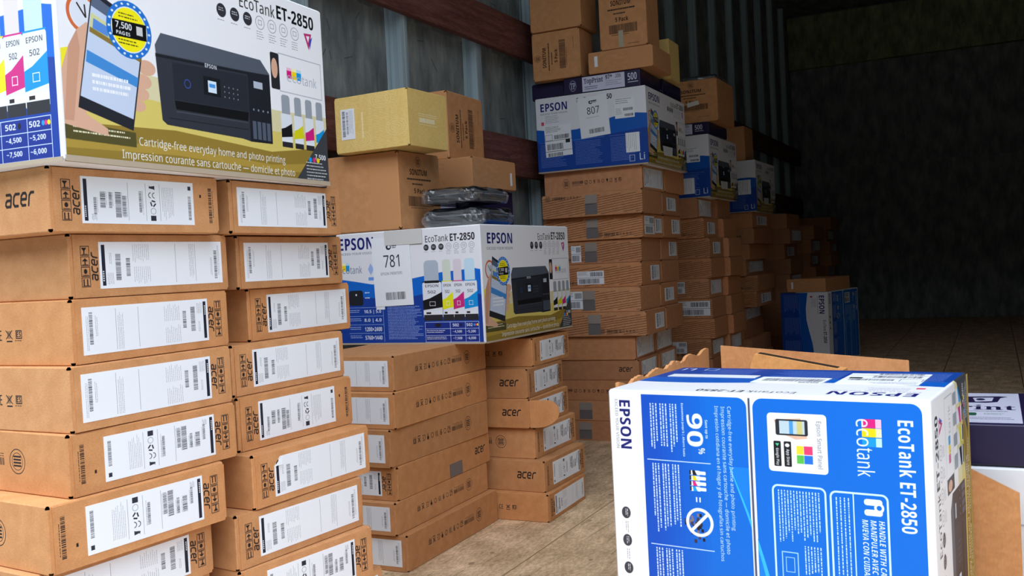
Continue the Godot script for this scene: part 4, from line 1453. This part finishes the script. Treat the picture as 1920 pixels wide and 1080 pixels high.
	for i in 10:
		var yy: float = 0.8025 - hk * (i + 1)
		var where := ordinal(i, 10)
		var o := deep_carton("brown carton, %s in front under the second deep printer box" % where, g, xs[i][0], yy, xs[i][1], 0.01, 0.33, 0.222, hk, lk[i], i + 1, el[i])
		deep_carton("brown carton, %s in the rear under the second deep printer box" % where, g, xs[i][0] + 0.02, yy, xs[i][1] - 0.226, 0.01, 0.33, 0.222, hk, 5, i + 3, er[i])
		if i == 4 or i == 7:
			sheet(o, "barcode_sticker", "front", 0.5, 0.15, 0.7, 0.72, label_mat, lab(6))
		elif i == 5:
			sheet(o, "barcode_sticker", "front", 0.5, 0.12, 0.97, 0.85, label_mat, lab(6))
	p = printer_box("second printer box of the deep row, below a paper pack and toner carton", Vector3(-0.988, 0.803, -3.714), -0.002, 0.38, 0.445, 0.249, {"all": [P_SIDE2, 0], "right": [P_FRONT2, 0], "left": [P_FRONT2, 0], "top": [P_TOP, 0]})
	sheet(p, "address_sticker", "front", 0.7, 0.2, 0.9, 0.43, label_mat, lab(5))
	sheet(p, "paper_slip", "front", 0.7, 0.68, 0.83, 0.93, label_mat, lab(9))
	carton("paper_ream", "paper pack with pale end label, on the second deep printer box", "paper pack", "paper packs", Vector3(-0.984, 1.0525, -3.718), 0.0, 0.216, 0.28, 0.048, ream, {"all": [rdark, 0], "front": [px(170, 4, 560, 100, 1024, 512), 0], "right": [rs, 0]}, 0.004)
	h6 = carton("toner_carton", "brown toner carton with torn white tape, on the second deep printer box", "carton", "toner cartons", Vector3(-0.950, 1.101, -3.735), 0.0, 0.2, 0.26, 0.172, kraft, {"all": plain, "front": [print_, 0]}, 0.003, 0.004)
	sheet(h6, "torn_tape", "front", 0.38, 0.5, 0.62, 0.6, mat("white_tape", "", Color(0.85, 0.83, 0.78), 0.5), Rect2(0, 0, 1, 1), 0, 0.0, 0.15)
	plastic_bag("dark crumpled plastic bag on the toner carton of the second deep printer box", Vector3(-1.04, 1.274, -3.86), 0.0, Vector3(0.17, 0.036, 0.16), 77)

	# third deep stack: ten rows
	g = "cartons under the third printer box of the deep row"
	xs = [[-1.036, -4.634], [-1.032, -4.636], [-1.054, -4.625], [-1.072, -4.616], [-1.024, -4.640], [-1.031, -4.637], [-1.093, -4.605], [-1.093, -4.605], [-1.06, -4.62], [-1.05, -4.62]]
	hk = 0.0771
	for i in 10:
		var yy: float = 0.772 - hk * (i + 1)
		deep_carton("brown carton, %s under the third deep printer box" % ordinal(i, 10), g, xs[i][0], yy, xs[i][1], 0.0, 0.31, 0.43, hk, [5, 3, 5, 5, 1, 1, 5, 5, 5, 5][i], i + 2, [4, 0, 0, 1, 0, 4, 1, 0, 0, 0][i])
	p = printer_box("third printer box of the deep row, dim, beyond the second", Vector3(-1.007, 0.772, -4.616), 0.0, 0.365, 0.445, 0.249, {"all": [P_SIDE2, 0], "right": [P_FRONT2, 0], "left": [P_FRONT2, 0], "top": [P_TOP, 0]})
	sheet(p, "paper_slip", "front", 0.76, 0.38, 0.93, 0.66, label_mat, lab(9))
	carton("toner_carton", "brown carton in shade on the third deep printer box", "carton", "toner cartons", Vector3(-1.058, 1.022, -4.645), 0.0, 0.15, 0.174, 0.169, kraft, {"all": plain}, 0.003)
	# last stacks, deep in the dark
	for k in 3:
		var n: int = [9, 8, 9][k]
		for i in n:
			var hh: float = [0.088, 0.092, 0.09][k]
			var xx: float = [-1.06, -1.075, -1.08][k] + 0.02 * sin(i * 2.3 + k)
			deep_carton("dim brown carton, %s of the %s dark stack at the truck's depth" % [ordinal(i, n), ["nearest", "middle", "farthest"][k]], "dim cartons in the depth of the truck", xx, hh * (n - 1 - i), [-5.62, -6.52, -7.3][k], 0.0, 0.3, 0.4, hh, 5, i + k, [0, 1, 4, 0, 1, 0, 1, 0, 0][i])

	# printer box lying on its side deep on the floor, with a carton on it
	printer_box("printer box lying on its side on the floor, deep in the truck", Vector3(-0.742, 0.0, -4.896), -0.2, 0.245, 0.445, 0.362, {"all": [P_TOP, 0], "front": [P_SIDE2, 1], "right": [P_TOP, 1], "top": [P_FRONT2, 1]})
	var et := carton("small_carton", "flat brown carton on top of the printer box lying deep on the floor", "carton", "", Vector3(-0.75, 0.363, -4.9), -0.2, 0.2, 0.35, 0.067, kraft, {"all": plain}, 0.002)
	sheet(et, "sticker", "front", 0.12, 0.25, 0.17, 0.75, label_mat, px(400, 300, 60, 60, 1024, 1024))

func build_right_side() -> void:
	# open carton with the printer box standing on end in it
	var board := mat("bare_board", "toner", Color(1.04, 1.02, 1.0), 0.85)
	var uvk := func(q): return Vector2(0.62 + q.x * 0.7, 0.5 - q.y * 0.7)
	var o := thing("open_carton", "open brown shipping carton with torn flaps around the upright printer box", "carton", "", Vector3(-0.28, 0, -1.28), 0.0)
	var base := part("base", box_mesh(0.33, 0.005, 0.42, {"all": [px(520, 10, 490, 490, 1024, 512), 0]}, 0.001), board, o, Vector3(0, 0, 0))
	# left wall, torn along its top
	var out := [Vector2(0, 0), Vector2(0.305, 0)]
	var tops := []
	for i in 61:
		var t := 1.0 - i / 60.0
		out.append(Vector2(0.305 * t, 0.402 + 0.017 * t + rng.randf_range(-0.002, 0.0015) + 0.003 * sin(i * 0.55)))
	var lw := part("left_wall", slab(out, 0.005, uvk), board, o)
	var a := Vector3(-0.446, 0.005, -1.165)
	var b := Vector3(-0.408, 0.005, -1.468)
	var d := (b - a).normalized()
	lw.transform = Transform3D(Basis(d, Vector3.UP, d.cross(Vector3.UP)), a - o.position)
	# back wall
	a = Vector3(-0.382, 0.005, -1.452)
	b = Vector3(-0.115, 0.005, -1.478)
	d = (b - a).normalized()
	var bw := part("back_wall", slab([Vector2(0, 0), Vector2(0.268, 0), Vector2(0.268, 0.4), Vector2(0, 0.426)], 0.005, uvk), board, o)
	bw.transform = Transform3D(Basis(d, Vector3.UP, d.cross(Vector3.UP)), a - o.position)
	# right flap folded outwards
	a = Vector3(-0.052, 0.005, -1.336)
	b = Vector3(0.022, 0.005, -1.336)
	d = (b - a).normalized()
	var rf := part("right_flap", slab([Vector2(0, 0), Vector2(0.07, 0), Vector2(0.07, 0.249), Vector2(0.0, 0.285)], 0.005, uvk), board, o)
	rf.transform = Transform3D(Basis(d, Vector3.UP, d.cross(Vector3.UP)), a - o.position)
	# printer box on end
	var e := printer_box("big blue and white printer box standing on end at right, top panel facing out", Vector3(-0.064, 0.006, -1.073), -0.119, 0.38, 0.237, 0.403, {"all": [P_SIDE2, 0], "front": [Rect2(P_TOP.position, P_TOP.size * Vector2(0.906, 1)), 1], "top": [P_SIDE2, 2], "right": [Rect2(P_FRONT.position + P_FRONT.size * Vector2(0.094, 0), P_FRONT.size * Vector2(0.906, 1)), 3]})
	sheet(e, "flap_seam", "front", 0.481, 0.012, 0.486, 1.0, mat("seam_dark", "", Color(0.3, 0.33, 0.42), 0.8))
	sheet(e, "shipping_label", "top", 0.665, 0.15, 0.915, 0.56, label_mat, lab(4), 2, 0.0, 0.02)
	sheet(e, "tape", "top", 0.06, 0.34, 0.38, 0.44, mat("white_tape", "", Color(0.88, 0.89, 0.9), 0.5), Rect2(0, 0, 1, 1), 0, 0.0, 0.02)
	sheet(e, "barcode_sticker", "top", 0.4, 0.38, 0.63, 0.6, label_mat, lab(8), 2)
	sheet(e, "flap_edge", "right", 0.965, 0.004, 1.0, 0.996, mat("gold_edge", "", Color(0.66, 0.57, 0.32), 0.8))
	# folded board stuck in behind the printer box
	var fc := thing("folded_board", "folded piece of brown cardboard with black print behind the upright printer box", "cardboard", "", Vector3(-0.262, 0.006, -1.405), -0.1)
	part("sheet", slab([Vector2(-0.062, 0), Vector2(0.062, 0), Vector2(0.07, 0.396), Vector2(-0.055, 0.418), Vector2(-0.062, 0.4)], 0.028, uvk), mat("yellow_board_plain", "toner", Color(1.12, 1.1, 1.0), 0.8), fc)
	part("print_strip", box_mesh(0.115, 0.0008, 0.014, {}, 0.0001), mat("print_black", "", Color(0.2, 0.16, 0.12), 0.8), fc, Vector3(0.004, 0.4075, 0.0), Vector3(0, 0, -0.174))
	# small stack at the right edge
	var rx := -0.108
	carton("brown_carton", "brown carton on the floor beneath the white box at the right edge", "carton", "", Vector3(rx + 0.3, 0, -1.362), 0.0, 0.3, 0.3, 0.13, mat("toner_board", "toner", Color.WHITE, 0.8), {"all": [px(520, 10, 490, 490, 1024, 512), 0]}, 0.003)
	var wb := carton("white_box", "plain white box under the purple paper pack at the right edge", "box", "", Vector3(rx + 0.3, 0.131, -1.362), 0.0, 0.3, 0.3, 0.148, mat("white_board", "", Color(0.9, 0.91, 0.93), 0.6), {}, 0.003)
	sheet(wb, "lid_line", "front", 0.005, 0.48, 0.995, 0.495, mat("lid_gap", "", Color(0.7, 0.72, 0.76), 0.7))
	carton("paper_ream", "purple paper pack with white top label at the right edge of view", "paper pack", "paper packs", Vector3(rx + 0.155, 0.280, -1.364), 0.0, 0.155, 0.28, 0.056, mat("ream_wrap", "ream", Color.WHITE, 0.35, 0.5), {"all": [px(560, 130, 440, 360, 1024, 512), 0], "top": [px(0, 116, 512, 392, 1024, 512), 0]}, 0.004)
